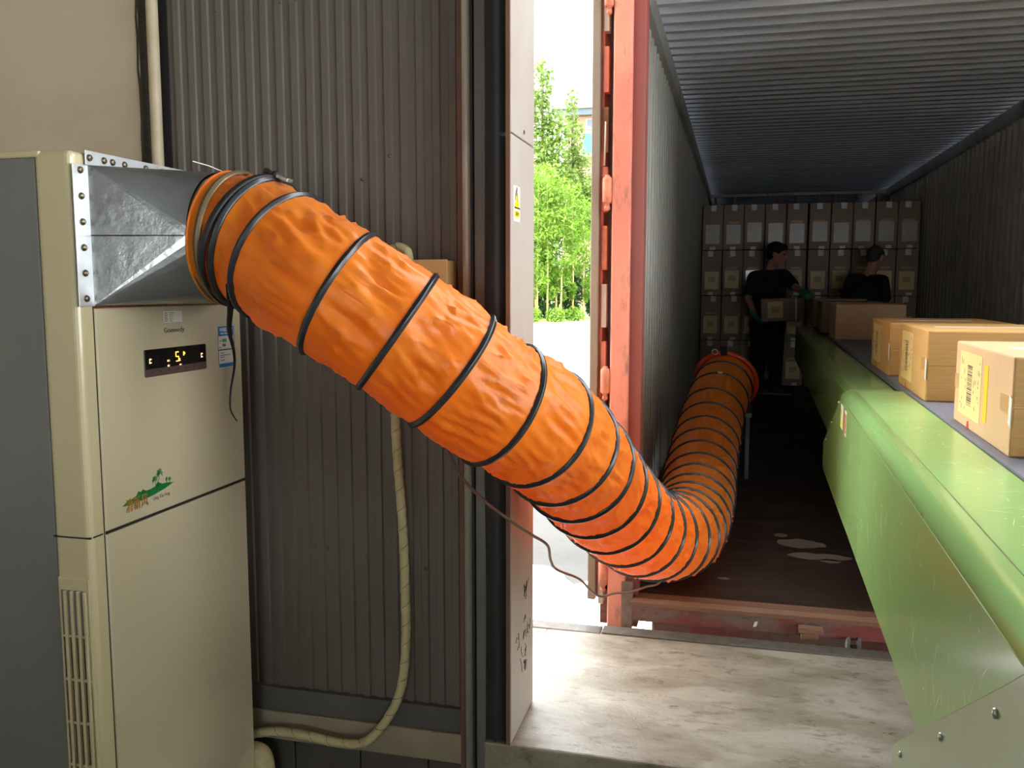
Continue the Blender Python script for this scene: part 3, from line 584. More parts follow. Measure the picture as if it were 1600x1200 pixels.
# palm island emblem
def P2(pts, mb, x=F0, t=.0003): return mb.prism(pts, lambda a, b, q: (q, 1.669 + a, .962 + b), x, x + t)
isl = MB(); P2([(0, -.002), (.02, .006), (.05, .011), (.075, .016), (.10, .016), (.13, .020), (.16, .019), (.19, .014), (.155, .006), (.115, .0), (.08, -.003), (.05, -.004), (.02, -.004)], isl)
P2([(.05, .011), (.058, .021), (.066, .017), (.074, .022), (.085, .016)], isl); P2([(.118, .018), (.128, .027), (.138, .023), (.146, .019)], isl)
part('island_emblem', isl, 'print_green', up)
pm = MB()
for (cx, cz, r, bx) in ((.118, .036, .0115, .122), (.137, .048, .014, .128), (.163, .028, .006, .162), (.175, .026, .006, .174)):
    P2([(bx - .0008, .016), (bx + .0008, .016), (cx + .0008, cz), (cx - .0008, cz)], pm, F0 + .0003)
    for a in (-35, -5, 40, 90, 140, 185, 215): P2([(cx, cz), (cx + r * .6 * math.cos(R(a - 14)), cz + r * .6 * math.sin(R(a - 14)) + .0012), (cx + r * math.cos(R(a)), cz + r * math.sin(R(a)) - r * .25), (cx + r * .6 * math.cos(R(a + 14)), cz + r * .6 * math.sin(R(a + 14)))], pm, F0 + .0004)
part('palm_emblem', pm, 'print_green', up)
text('emblem_characters', '清新风', .034, yz(1.72, .955, F0 + .0008), 'print_gold', up, .078)
text('emblem_lettering', 'Qing Xin Feng', .013, yz(1.81, .953, F0), 'print_grey', up, .064)

# metal cowl screwed to the front
RC = Vector((-1.135, 1.822, 1.558)); RR = .146
cy0, cy1, cz0, cz1 = 1.612, 2.150, 1.41, 1.701
cw_ = MB(); nq = 12; corners = [Vector((AX + .002, cy1, cz1)), Vector((AX + .002, cy0, cz1)), Vector((AX + .002, cy0, cz0)), Vector((AX + .002, cy1, cz0))]
cp = lambda a, x=RC.x: Vector((x, RC.y + RR * math.cos(R(a)), RC.z + RR * math.sin(R(a))))
for q in range(4):
    c = corners[q]; arc = [cp(90 * q + 90 * k / nq) for k in range(nq + 1)]
    cw_.add([c] + arc, [(0, k + 1, k + 2) for k in range(nq)]); cw_.add([corners[q], corners[(q + 1) % 4], arc[-1]], [(0, 1, 2)])
cwl = part('adapter_cowl', cw_, 'galvanised', ac, label='galvanised cowl from square flange to round collar')
part('collar', MB().tube([RC + Vector((d, 0, 0)) for d in (-.002, .006, .018)], RR - .003, 48, cap=False), 'galvanised', cwl)
part('flange_side', MB().box(AX + .0005, AX + .003, 1.567, 1.612, 1.408, 1.700), 'galv_flat', cwl, .0008); part('flange_top', MB().box(AX + .0005, AX + .003, 1.606, 2.15, 1.701, 1.731), 'galv_flat', cwl, .0008)
part('flange_side', MB().box(AX + .0005, AX + .003, 2.15, 2.185, 1.41, 1.70), 'galv_flat', cwl, .0008)
part('cowl_seam', MB().box(AX + .010, AX + .014, 1.617, 1.619, 1.552, 1.554).tube([(AX + .004, 1.6105, 1.556), (RC.x - .004, RC.y - RR - .0042, 1.557)], .0012, 5), 'seam_black', cwl)
part('bottom_gap', MB().box(AX - .006, AX + .004, 1.616, 2.17, 1.4035, 1.409), 'copper_gap', cwl)
s0 = part('screw', MB().tube([(0, 0, 0), (.0015, 0, 0), (.0045, 0, 0), (.006, 0, 0)], [.0075, .0075, .006, .002], 10).box(.005, .0066, -.004, .004, -.0008, .0008).box(.005, .0066, -.0008, .0008, -.004, .004), 'screw_steel', cwl, local=True)
sp = [(1.588, 1.688 - .0527 * k) for k in range(6)] + [(1.622 + .033 * k + .006 * (k % 2), 1.716) for k in range(1, 4)] + [(1.617, 1.716), (1.80, 1.717), (1.86, 1.717), (1.92, 1.717)]
for i, (y, z) in enumerate(sp):
    o = s0 if i == 0 else s0.copy()
    if i: COL.objects.link(o); o.parent = cwl
    o.location = Vector((AX + .003, y, z)) - wloc(cwl)

# ================================================================== flexible duct
du = thing('flexible_duct', (-.2, 3.5, FZ), 'orange flexible fabric duct with black hoops curving into the container', 'duct')
DP = [(-1.125, 1.822, 1.558), (-1.06, 1.817, 1.549), (-1.01, 1.808, 1.529), (-.945, 1.795, 1.496), (-.87, 1.785, 1.453), (-.757, 1.81, 1.380), (-.645, 1.855, 1.293), (-.545, 1.915, 1.205), (-.452, 2.025, 1.122),
      (-.402, 2.19, 1.018), (-.366, 2.385, .90), (-.325, 2.59, .78), (-.271, 2.85, .652), (-.205, 3.12, .568), (-.162, 3.42, .532), (-.145, 3.76, .545), (-.142, 4.12, .592), (-.133, 4.48, .655), (-.115, 4.80, .738), (-.083, 5.07, .832), (-.05, 5.27, .905)]
path = spline(DP, .008)
arc = [0]
for a, b in zip(path, path[1:]): arc.append(arc[-1] + (b - a).length)
LEN = arc[-1]
def at_s(s_):
    s_ = max(0, min(LEN, s_)); lo, hi = 0, len(arc) - 1
    while hi - lo > 1:
        md = (lo + hi) // 2
        if arc[md] <= s_: lo = md
        else: hi = md
    t = (s_ - arc[lo]) / max(1e-9, arc[hi] - arc[lo]); return path[lo].lerp(path[hi], t)
def frames(ss):
    out = []; u = None
    for s_ in ss:
        T = (at_s(s_ + .03) - at_s(s_ - .03)).normalized()
        u = (Vector((0, 0, 1)) - T * T.z) if u is None else u - T * u.dot(T)
        u = u.normalized(); out.append((at_s(s_), T, u, T.cross(u)))
    return out
def rad(s_): return .148 + .014 * max(0, min(1, (s_ - 2.0) / 1.2))
gaps = [.085, .072, .163, .148, .146, .142, .128, .126, .132, .145, .158, .165, .165, .16, .15, .145, .14, .14, .145, .15, .16, .17, .18, .19, .2, .2, .2, .2, .19, .15, .1]
hs_ = []; s_ = 0
for g in gaps:
    s_ += g
    if s_ < LEN - .10: hs_.append(s_)
hs_.append(LEN - .09)
NS, NA = int(LEN / .009), 120
ss = [LEN * i / NS for i in range(NS + 1)]; fr = frames(ss); rows = []
knots = [0] + hs_ + [LEN]
for (c, T, u, v_), s_ in zip(fr, ss):
    j = max(i for i in range(len(knots)) if knots[i] <= s_ + 1e-9); j = min(j, len(knots) - 2)
    g = knots[j + 1] - knots[j]; t = (s_ - knots[j]) / g; bul = math.sin(math.pi * t); r0 = rad(s_); row = []
    amp = min(1, g / .13)
    for k in range(NA + 1):
        a = 2 * math.pi * (k % NA) / NA; ca, sa = math.cos(a), math.sin(a)
        q = Vector((ca * 2.6, sa * 2.6, s_ * 5 + j * 3.1)); 
        w1 = noise.noise(q * 1.2 + Vector((0, 0, j)))
        sh = a * 9 + 4 * noise.noise(Vector((ca * 1.5, sa * 1.5, s_ * 7 + j * 7)))
        w2 = 1 - 2 * abs(noise.noise(Vector((math.cos(a) * 5.5 + t * 1.6 * math.sin(j * 2.3), math.sin(a) * 5.5 + t * 1.4 * math.cos(j * 1.7), s_ * 3 + j * 5))))
        w3 = 1 - 2 * abs(noise.noise(Vector((ca * 11 + t * 2, sa * 11 - t * 2, s_ * 9 + j * 11))))
        d = bul * (-.010 * (1 - .5 * t) + amp * (.010 * w1 + .0085 * (w2 - .5) + .0042 * (w3 - .5) + .007 * max(0, w2) ** 6 + .004 * max(0, w3) ** 6))
        d += .0012 * (1 - bul) * (1 - 2 * abs(noise.noise(Vector((ca * 16, sa * 16, j * 3.3))))) * amp
        row.append(c + (u * ca + v_ * sa) * (r0 + d))
    rows.append(row)
fb = part('fabric', MB().sheet(rows, True), 'duct_fabric', du, label='wrinkled orange fabric')
def hoop(s_, r, off=0.0, tilt=0):
    c, T, u, v_ = frames([s_])[0]; return [c + T * off + (u * math.cos(a) + v_ * math.sin(a)) * r for a in [2 * math.pi * k / 72 for k in range(72)]]
def band(s_, r, w_, th=.0042):
    """flat webbing hoop with a raised bead"""
    c, T, u, v_ = frames([s_])[0]; rows = []
    prof = [(-w_, -.002), (-w_, th), (-w_ * .35, th), (-w_ * .25, th + .0035), (w_ * .25, th + .0035), (w_ * .35, th), (w_, th), (w_, -.002)]
    for k in range(97):
        a = 2 * math.pi * k / 96; n_ = u * math.cos(a) + v_ * math.sin(a); rows.append([c + T * p + n_ * (r + q) for p, q in prof])
    return MB().sheet(rows, True)
for i, s_ in enumerate(hs_[1:], 1): part('hoop', band(s_, rad(s_), .0072 if s_ < 2.3 else .0062), 'hoop_black', du)
part('hoop', band(hs_[0], rad(0), .0075), 'hoop_black', du)
part('collar_band', band(.030, .1485, .008, .002), 'band_grey', du, label='flat steel clamp band')
part('collar_rim', MB().tube(hoop(.003, .1485), .0026, 8, closed=True), 'duct_fabric', du)
# strap tied round the first hoop and its hanging tail
c, T, u, v_ = frames([hs_[0]])[0]
st = MB(); rows = []
for k in range(73):
    a = 2 * math.pi * k / 72; n_ = u * math.cos(a) + v_ * math.sin(a); o_ = -.014 + .008 * math.cos(a + .6); rows.append([c + T * (o_ - .007) + n_ * .150, c + T * (o_ - .006) + n_ * .1575, c + T * (o_ + .006) + n_ * .1575, c + T * (o_ + .007) + n_ * .150])
part('tie_strap', st.sheet(rows, True), 'strap_black', du)
tail = spline([(-1.045, 1.690, 1.455), (-1.06, 1.715, 1.428), (-1.085, 1.755, 1.402), (-1.17, 1.885, 1.345), (-1.265, 2.055, 1.285), (-1.292, 2.100, 1.238), (-1.302, 2.094, 1.174), (-1.303, 2.092, 1.123), (-1.303, 2.122, 1.087)], .012)
rows = []
for i, p in enumerate(tail):
    k = i / len(tail); w_ = .0075 * (1 - k) + .0016; d = Vector((.35, .9, 0)).normalized(); n_ = Vector((.9, -.35, 0)); rows.append([p - d * w_, p - d * w_ + n_ * .002, p + d * w_ + n_ * .002, p + d * w_, p - d * w_])
part('strap_tail', MB().sheet(rows, True), 'strap_black', du)
kn = c + u * .158; part('buckle', MB().prism(rpoly(-.017, .017, -.011, .011, .003), lambda a, b, t: kn + T * (a + .022) + v_ * b + u * t, -.004, .004), 'buckle_steel', du, .001)
bk = MB().ball(kn - T * .004, (.012, .012, .009), 12, 8); bk.tube([kn - T * .01, kn - T * .03 + u * .002, kn - T * .045 - v_ * .012 - u * .004], [.007, .006, .004], 8); part('knot', bk, 'strap_black', du)
part('zip_tie', MB().tube([(-1.128, 1.700, 1.714), (-1.128, 1.76, 1.712), (-1.128, 1.815, 1.706)], .0012, 5), 'clip_white', du)
# far end: red rim, clips, hanging loop
part('end_rim', MB().tube(hoop(LEN - .004, rad(LEN) + .012), .014, 10, closed=True), 'flange_red', du, label='red rim at the outlet')
c, T, u, v_ = frames([LEN - .02])[0]
part('hanging_loop', MB().tube([c + u * (.19 + .016 * math.sin(a)) + v_ * (-.05 + .016 * math.cos(a)) for a in [k * math.pi / 6 for k in range(12)]], .003, 6, closed=True), 'clip_white', du)
part('outlet_strap', MB().prism(rpoly(-.018, .018, -.03, .06, .003), lambda a, b, t: c + v_ * a + T * t * .4 + u * (.19 + b * .6), -.01, .01), 'strap_black', du)
for s_, a in ((hs_[-2], .1), (1.94, -.35)):
    c2, T2, u2, w2_ = frames([s_])[0]; n_ = u2 * math.cos(a) + w2_ * math.sin(a); q_ = T2.cross(n_); part('clip', MB().prism(rpoly(-.013, .013, -.008, .008, .002), lambda x, y, t: c2 + T2 * y * .8 + q_ * x + n_ * (rad(s_) + t), .003, .011), 'clip_white', du)
# stand under the outlet
sn = thing('duct_stand', (-.11, 5.5, FZ), 'thin grey steel stand holding up the duct outlet', 'stand')
for x, y in ((-.30, 5.22), (.08, 5.30), (-.30, 5.83), (.087, 5.85)): part('leg', MB().box(x - .012, x + .012, y - .012, y + .012, FZ, FZ + .40), 'stand_grey', sn, .002)
part('top_frame', MB().box(-.312, .099, 5.20, 5.23, FZ + .375, FZ + .40).box(-.312, .099, 5.835, 5.862, FZ + .375, FZ + .40).box(-.312, -.288, 5.2, 5.86, FZ + .375, FZ + .40).box(.075, .099, 5.2, 5.86, FZ + .375, FZ + .40), 'post_grey', sn, .002)
part('brace', MB().box(-.30, .09, 5.84, 5.855, FZ + .14, FZ + .16), 'stand_grey', sn); part('brace', MB().box(.08, .09, 5.30, 5.85, FZ + .14, FZ + .16), 'stand_grey', sn)
part('cradle', MB().box(-.25, .05, 5.215, 5.235, FZ + .40, FZ + .425), 'post_grey', sn, .003)

# ================================================================== small things at the wall
bx_ = thing('wall_box', (-.775, 2.25, 1.36), 'small tan box fixed to the ribbed wall behind the duct', 'box')
part('case', MB().box(-.832, -.728, 2.2, 2.294, 1.36, 1.517), 'wall_box', bx_, .003); part('cover', MB().box(-.834, -.7265, 2.196, 2.202, 1.358, 1.519), 'wall_box', bx_, .0015)
part('dark_latch', MB().box(-.757, -.751, 2.194, 2.197, 1.455, 1.468), 'seam_black', bx_)
hp = [(-.915, 2.272, 1.50), (-.905, 2.262, 1.545), (-.875, 2.255, 1.553), (-.852, 2.25, 1.525), (-.868, 2.25, 1.44), (-.893, 2.25, 1.32), (-.897, 2.25, 1.15), (-.893, 2.25, 1.0), (-.880, 2.25, .80), (-.874, 2.248, .62), (-.873, 2.247, .47), (-.884, 2.246, .35), (-.908, 2.242, .270), (-.955, 2.236, .195), (-1.01, 2.232, .150), (-1.09, 2.235, .142), (-1.18, 2.236, .150), (-1.28, 2.236, .150), (-1.36, 2.236, .13), (-1.42, 2.236, .10)]
hpp = spline(hp, .006); rr = []; acc = 0
for i, p in enumerate(hpp):
    acc += (p - hpp[i - 1]).length if i else 0; rr.append(.0125 + .0016 * ((acc / .055) % 1))
hose = thing('drain_hose', (-1.0, 2.24, .12), 'cream tape-wrapped hose hanging down the ribbed wall', 'hose'); part('hose_body', MB().tube(hpp, rr, 12), 'hose_wrap', hose)
cl = MB(); acc = 0; w_ = []
for i, p in enumerate(hpp[:-1]):
    acc += (p - hpp[i - 1]).length if i else 0; T = (hpp[i + 1] - p).normalized(); a = T.orthogonal().normalized(); b = T.cross(a); th = acc / .03 * 2 * math.pi * .55; w_.append(p + (a * math.cos(th) + b * math.sin(th)) * .0137)
part('tape_edge', MB().tube(w_, .0011, 4), 'print_grey', hose)
pe = thing('waste_pipe', (-1.35, 2.1, 0), 'fat cream pipe elbow at the foot of the air conditioner', 'pipe')
part('elbow', MB().tube(spline([(-1.62, 2.23, .02), (-1.45, 2.222, .06), (-1.36, 2.215, .088), (-1.318, 2.21, .088), (-1.30, 2.20, .06), (-1.296, 2.195, 0.0)], .01), .030, 16), 'hose_wrap', pe)
one('wall_pipe', MB().tube([(-1.612, 2.262, 0), (-1.612, 2.262, 2), (-1.612, 2.262, 4.2)], .0165, 14), 'beige_pipe', 'beige upright pipe between plaster wall and ribbed sheet', 'pipe')
one('cable', MB().tube(spline([(-.745, 2.20, 1.10), (-.730, 2.16, 1.068), (-.694, 2.12, 1.017), (-.663, 2.10, .973), (-.593, 2.09, .913), (-.530, 2.10, .866), (-.503, 2.2, .807), (-.492, 2.35, .736), (-.503, 2.45, .662), (-.504, 2.55, .602), (-.470, 2.75, .510), (-.451, 2.9, .417), (-.433, 3.0, .368), (-.398, 3.08, .355), (-.344, 3.105, .356), (-.289, 3.13, .372), (-.255, 3.15, .376), (-.23, 3.17, .392), (-.205, 3.20, .378)], .008), .0042, 8), 'cable_brown', 'thin brown cable drooping from the jamb to the container deck', 'cable')

# ================================================================== telescopic conveyor (local frame: s across, l along, z up)
U = R(1.55); CO = (.773, 2.4)
cvx = lambda s_, l, z: Vector((s_ * math.cos(U) + l * math.sin(U), -s_ * math.sin(U) + l * math.cos(U), z))
cv = thing('belt_conveyor', cvx(CO[0], CO[1], 0), 'green telescopic belt conveyor reaching into the container', 'conveyor', rz=-U)
def L(s_, l, z): return (s_ - CO[0], l - CO[1], z)
def cpart(name, mb, mat, parent=cv, **k): return part(name, mb, mat, parent, local=True, **k)
CS = CO[0]
def section(so, si, ztop, lend, chamf, zb0, zb1, l0, seam, mat='green_paint', r=.030):
    """one boom section: side panels with a slanted end, rounded edge covers, flat top covers"""
    for sd in (-1, 1):
        f = (lambda s_: s_) if sd < 0 else (lambda s_: 2 * CS - s_)
        poly = [(l0, zb0), (l0, ztop - r), (lend, ztop - r), (lend + chamf, zb1 + .115), (lend + chamf, zb1)]
        cpart('side_panel', MB().prism(poly, lambda a, b, t: L(f(t), a, b), so, so + .012), mat, bevel=.003, label='slanted-end green side panel' if sd < 0 else None)
        arc_ = [(so + r - r * math.cos(R(90 * k / 6)), ztop - r + r * math.sin(R(90 * k / 6))) for k in range(7)] + [(seam, ztop)]
        rows = [[L(f(a), l, b) for a, b in arc_] for l in (l0, lend)]
        cpart('edge_cover', MB().sheet(rows, True).prism([(a, b) for a, b in arc_] + [(seam, ztop - .01), (so + .012, ztop - r)], lambda a, b, t: L(f(a), t, b), lend - .004, lend), mat)
        cpart('top_cover', MB().prism([(seam + .0025, ztop - .006), (seam + .0025, ztop), (si - .01, ztop), (si, ztop - .006)], lambda a, b, t: L(f(a), t, b), l0, lend + .004), mat, bevel=.0015)
        cpart('cover_joint', MB().prism([(seam - .001, ztop - .012), (seam - .001, ztop - .0015), (seam + .004, ztop - .0015), (seam + .004, ztop - .012)], lambda a, b, t: L(f(a), t, b), l0, lend), 'trim_bare')
section(.262, .466, 1.104, 3.157, .735, .756, .690, .2, .310)
section(.304, .466, 1.084, 8.70, .06, .79, .775, 2.6, .340, r=.022)
cpart('end_trim', MB().box(*[v for p in ((.290 - CS, .318 - CS), (3.158 - CO[1], 3.168 - CO[1]), (1.090, 1.1042)) for v in p]), 'trim_bare')
cpart('belt', MB().prism([(.462, 1.085), (.462, 1.108), (2 * CS - .462, 1.108), (2 * CS - .462, 1.085)], lambda a, b, t: L(a, t, b), -.5, 8.66), 'belt_rubber', bevel=.003, label='grey rubber belt')
cpart('belt_tray', MB().prism([(.46, .95), (.46, 1.084), (2 * CS - .46, 1.084), (2 * CS - .46, .95)], lambda a, b, t: L(a, t, b), -.5, 8.60), 'chassis')
cpart('end_roller', MB().cyl(L(.462, 8.66, 1.06), L(2 * CS - .462, 8.66, 1.06), .046, n=20), 'chassis')
b0 = cpart('bolt', MB().ball((0, 0, 0), (.003, .005, .005), 8, 6), 'buckle_steel')
for i, (l, z) in enumerate([(3.205, 1.055), (3.475, .945), (3.735, .838)]):
    o = b0 if i == 0 else b0.copy()
    if i: COL.objects.link(o); o.parent = cv
    o.location = L(.2605, l, z)
# stickers on the near side panel
s1 = cpart('sticker', MB().box(.2612 - CS, .2622 - CS, 3.035 - CO[1], 3.115 - CO[1], .985, 1.062), 'print_white', label='small yellow warning sticker')
cpart('sticker_triangle', MB().prism([(3.05, 1.022), (3.10, 1.022), (3.075, 1.056)], lambda a, b, t: L(t, a, b), .2604, .2612), 'print_yellow', s1); cpart('sticker_field', MB().prism([(3.05, .99), (3.10, .99), (3.10, 1.012), (3.05, 1.012)], lambda a, b, t: L(t, a, b), .2604, .2612), 'print_yellow', s1)
cpart('sticker_mark', MB().prism([(3.0725, 1.030), (3.0775, 1.030), (3.0775, 1.05), (3.0725, 1.05)], lambda a, b, t: L(t, a, b), .2598, .2604), 'print_dark', s1)
s2 = cpart('sticker', MB().box(.2612 - CS, .2622 - CS, 2.915 - CO[1], 2.965 - CO[1], .982, 1.060), 'print_white', label='small red and white sticker')
cpart('sticker_print', MB().prism([(2.918, .985), (2.922, .985), (2.922, 1.057), (2.918, 1.057)], lambda a, b, t: L(t, a, b), .2604, .2612).prism([(2.958, .985), (2.962, .985), (2.962, 1.057), (2.958, 1.057)], lambda a, b, t: L(t, a, b), .2604, .2612), 'print_red', s2)
text('sticker_lettering', '禁止攀爬', .017, frame(L(.2608, 2.94, 1.02), (0, 0, -1), (0, -1, 0)), 'print_red', s2, .06)
# scratches in the paint
rs = random.Random(21); sm_ = MB()
def sliver(f, a, b, ang, ln, w_):
    ca, sa = math.cos(ang), math.sin(ang); p = [(a - ca * ln / 2, b - sa * ln / 2), (a + sa * w_, b - ca * w_), (a + ca * ln / 2, b + sa * ln / 2), (a - sa * w_, b + ca * w_)]
    sm_.add([f(x, y) for x, y in p], [(0, 1, 2, 3)])
for _ in range(120):
    ln = rs.choice((.012, .02, .03, .05, .11)); l = rs.uniform(.9, 3.2); z = rs.uniform(.77 + ln / 2, 1.065 - ln / 2)
    sliver(lambda x, y: L(.2616, x, y), l, z, rs.choice((rs.gauss(1.2, .25), rs.gauss(2.3, .3), rs.gauss(.5, .3))), ln, rs.uniform(.0003, .0008))
for _ in range(150):
    sliver(lambda x, y: L(y, x, 1.1044), rs.uniform(.9, 3.1), rs.uniform(.345, .425), rs.choice((rs.gauss(1.6, .2), rs.gauss(1.2, .4), rs.gauss(.2, .3))), rs.choice((.01, .02, .035, .06)), rs.uniform(.0003, .0008))
cpart('scratches', sm_, 'scratch_pale', label='pale scratches in the green paint')['kind'] = 'stuff'
# outer housing
hp_ = [(-.6, .12), (-.6, 1.14), (.83, 1.135), (.953, 1.056), (1.60, .660), (1.641, .633), (1.645, .12)]
for sd in (-1, 1):
    f = (lambda s_: s_) if sd < 0 else (lambda s_: 2 * CS - s_)
    cpart('housing_plate', MB().prism(hp_, lambda a, b, t: L(f(t), a, b), .247, .256), 'housing_green', bevel=.0025, label='pale green housing side plate with rivets' if sd < 0 else None)
rv = cpart('rivet', MB().ball((0, 0, 0), (.003, .006, .006), 10, 6), 'buckle_steel')
for i, (l, z) in enumerate([(1.545, .665), (1.24, .852), (.985, 1.008), (1.62, .52), (1.62, .30)]):
    o = rv if i == 0 else rv.copy()
    if i: COL.objects.link(o); o.parent = cv
    o.location = L(.2455, l, z)
cpart('base_frame', MB().prism([(.30, 0), (.30, .2), (2 * CS - .30, .2), (2 * CS - .30, 0)], lambda a, b, t: L(a, t, b), -.6, 1.5), 'chassis', bevel=.01)

# ================================================================== cartons
def cmesh(mb, name, mat, bevel=0):
    me = mb.mesh(name, bevel, 2); me.materials.append(MATS[mat]); return me
CACHE = {}
def child(o, name, key, fn, mat, bevel=0):
    if key not in CACHE: CACHE[key] = cmesh(fn(), name, mat, bevel)
    return link(name, CACHE[key], o)
random.seed(11)
def bars(x, y0, y1, z0, z1, n, seed):
    """barcode on a face of constant x, bars stacked up along z"""
    r_ = random.Random(seed); mb = MB(); z = z0
    while z < z1:
        w_ = r_.choice((.0012, .0012, .002, .003)); mb.box(x - .0004, x, y0, y1, z, min(z1, z + w_)); z += w_ + r_.choice((.0016, .002, .0034))
    return mb
def belt_carton(l0, l1, s0, s1, h, label, body='kraft', full=True, seed=0, z=1.108, flaps=True):
    cx, cy = (s0 + s1) / 2, (l0 + l1) / 2; w_, d = s1 - s0, l1 - l0
    me = cmesh(MB().box(-w_ / 2, w_ / 2, -d / 2, d / 2, 0, h), 'carton', body, .004)
    o = link('carton', me); o.location = cvx(cx, cy, z); o.rotation_euler = (0, 0, -U); tag(o, label, 'carton', 'cartons on the conveyor belt')
    X, Yf = -w_ / 2, -d / 2
    for a, b in ((.003, h * .5 - .002), (h * .5 + .002, h - .003)):
        link('flap', cmesh(MB().box(-w_ / 2 + .004, w_ / 2 - .004, Yf - .004, Yf - .0005, a, b), 'flap', 'kraft_flap' if full else body, .0012), o)
    if full:
        lb = link('shipping_label', cmesh(MB().box(X - .0008, X, -d * .02, d * .40, h * .14, h * .90), 'label', 'carton_label'), o)
        k = link('barcode', cmesh(bars(X - .0008, d * .15, d * .24, h * .28, h * .76, 20, seed), 'barcode', 'print_dark'), lb)
        tx = MB(); r_ = random.Random(seed + 5)
        for i in range(26):
            zz = h * r_.uniform(.2, .80); yy = d * r_.choice((.01, .03, .05, .08, .11, .27, .30, .33, .36)); tx.box(X - .0011, X - .0008, yy, yy + .0035, zz, zz + r_.uniform(.004, .012))
        link('label_print', cmesh(tx, 'print', 'print_grey'), lb)
        link('packing_tape', cmesh(MB().box(X - .0006, X, -d * .5, -d * .34, h * .42, h * .60), 'tape', 'tape'), o)
        link('packing_tape', cmesh(MB().box(X - .0006, X, d * .43, d * .5, h * .42, h * .60), 'tape', 'tape'), o)
        link('tape_tail', cmesh(MB().prism([(Yf - .006, h * .30), (Yf + .012, h * .34), (Yf + .010, h * .62), (Yf - .006, h * .58)], lambda a, b, t: (t, a, b), X - .002, X - .0005), 'tape', 'tape_clear'), o)
        link('red_mark', cmesh(MB().prism([(d * .17, .002), (d * .215, .002), (d * .205, .018), (d * .185, .02)], lambda a, b, t: (t, a, b), X - .001, X - .0002), 'mark', 'print_red'), o)
        link('top_tape', cmesh(MB().box(X + .06, X + .34, -.03, .02, h, h + .0008), 'tape', 'tape_clear'), o)
    return o
nb = belt_carton(1.962, 2.500, .484, .914, .203, 'nearest carton on the belt, pale brown with a yellow stripe beside its label', 'kraft_light', True, 1)
h = .203; d = .538; X = -.215
link('yellow_stripe', cmesh(MB().box(X - .001, X - .0002, -d * .135, -d * .075, h * .20, h * .82), 'stripe', 'marker_yellow', .0003), nb)
belt_carton(2.865, 3.405, .474, .904, .212, 'second carton from the camera on the belt, brown with a white torn tape corner', 'kraft', True, 2)
belt_carton(3.655, 4.22, .472, .902, .204, 'third carton from the camera on the belt, half hidden by the second', 'kraft', True, 3)
belt_carton(6.09, 6.60, .456, .876, .228, 'fourth carton on the belt, its wide blank side facing the dock', 'kraft_light', False, 4)  # paler board here so the front looks lit
belt_carton(7.0, 7.5, .425, .855, .228, 'fifth carton on the belt, just behind the blank-sided one', 'kraft_shaded', False, 5)
belt_carton(8.05, 8.5, .415, .845, .236, 'farthest carton on the belt, next to the worker with green gloves', 'kraft_shaded', False, 6)
# the stack at the far end
YB, ZT, HH = 10.476, 2.400, .5106
rowsn = ['top', 'second', 'third', 'bottom']; cw2 = (XR - XL - .06) / 10
stack_me = cmesh(MB().box(-cw2 / 2 + .003, cw2 / 2 - .003, 0, .62, 0, HH - .006), 'carton', 'kraft_shaded', .006)
lab_me = cmesh(MB().box(-.078, .078, -.0015, 0, .075, .292), 'label', 'label_grey'); lab2 = cmesh(MB().box(-.078, .078, -.0015, 0, .075, .275), 'label', 'carton_label')
code_me = cmesh(bars(0, 0, .06, -.04, .04, 10, 4).xf(Matrix(((0, 0, 1, 0), (1, 0, 0, 0), (0, 1, 0, 0), (0, 0, 0, 1)))  ), 'code', 'print_grey')
tape_me = cmesh(MB().box(-.03, .03, -.001, 0, HH - .075, HH - .008), 'tape', 'tape_clear'); tape2 = cmesh(MB().box(-.03, .03, -.001, 0, .002, .035), 'tape', 'tape_clear'); strip_me = cmesh(MB().box(-.06, .06, -.001, 0, .293, .318), 'strip', 'tape')
for r_ in range(4):
    for c_ in range(10):
        rnd = random.Random(r_ * 31 + c_ * 7)
        o = link('carton', stack_me); o.location = (XL + .02 + cw2 * (c_ + .5) + (.01 if c_ > 4 else 0) + rnd.uniform(-.002, .002), YB + rnd.uniform(-.004, .012), FZ + (3 - r_) * HH + .014 * (r_ < 3))
        o.location.z = FZ + (3 - r_) * (HH - .0) + .0
        tag(o, 'brown carton in the %s row of the far stack, %s from the left' % (rowsn[r_], words[c_]), 'carton', 'cartons stacked at the far end')
        lb = link('shipping_label', lab_me if r_ == 0 or rnd.random() < .12 else lab2, o); lb.location = (rnd.uniform(-.008, .008), 0, rnd.uniform(-.012, .012))
        if lb.data == lab2: q = link('barcode', code_me, lb); q.location = (0, -.0016, .155)
        tp = link('packing_tape', tape_me, o); tp.location = (rnd.uniform(-.02, .03), 0, 0); tp = link('packing_tape', tape2, o); tp.location = (rnd.uniform(-.02, .03), 0, 0)
        if rnd.random() < .6: link('tape_strip', strip_me, o)
ZTOP = FZ + 4 * HH - .006
lt = thing('long_lath', (.6, 10.53, ZTOP), 'long pale lath on short blocks along the top of the far stack', 'lath')
part('strip', MB().box(-.33, .30, 10.50, 10.54, ZTOP + .085, ZTOP + .118), 'post_grey', lt, .003); part('strip', MB().box(.31, 1.54, 10.51, 10.55, ZTOP + .09, ZTOP + .122), 'post_grey', lt, .003)
for k in range(9): part('block', MB().box(-.28 + k * .215, -.25 + k * .215, 10.51, 10.54, ZTOP, ZTOP + .088), 'old_timber', lt)

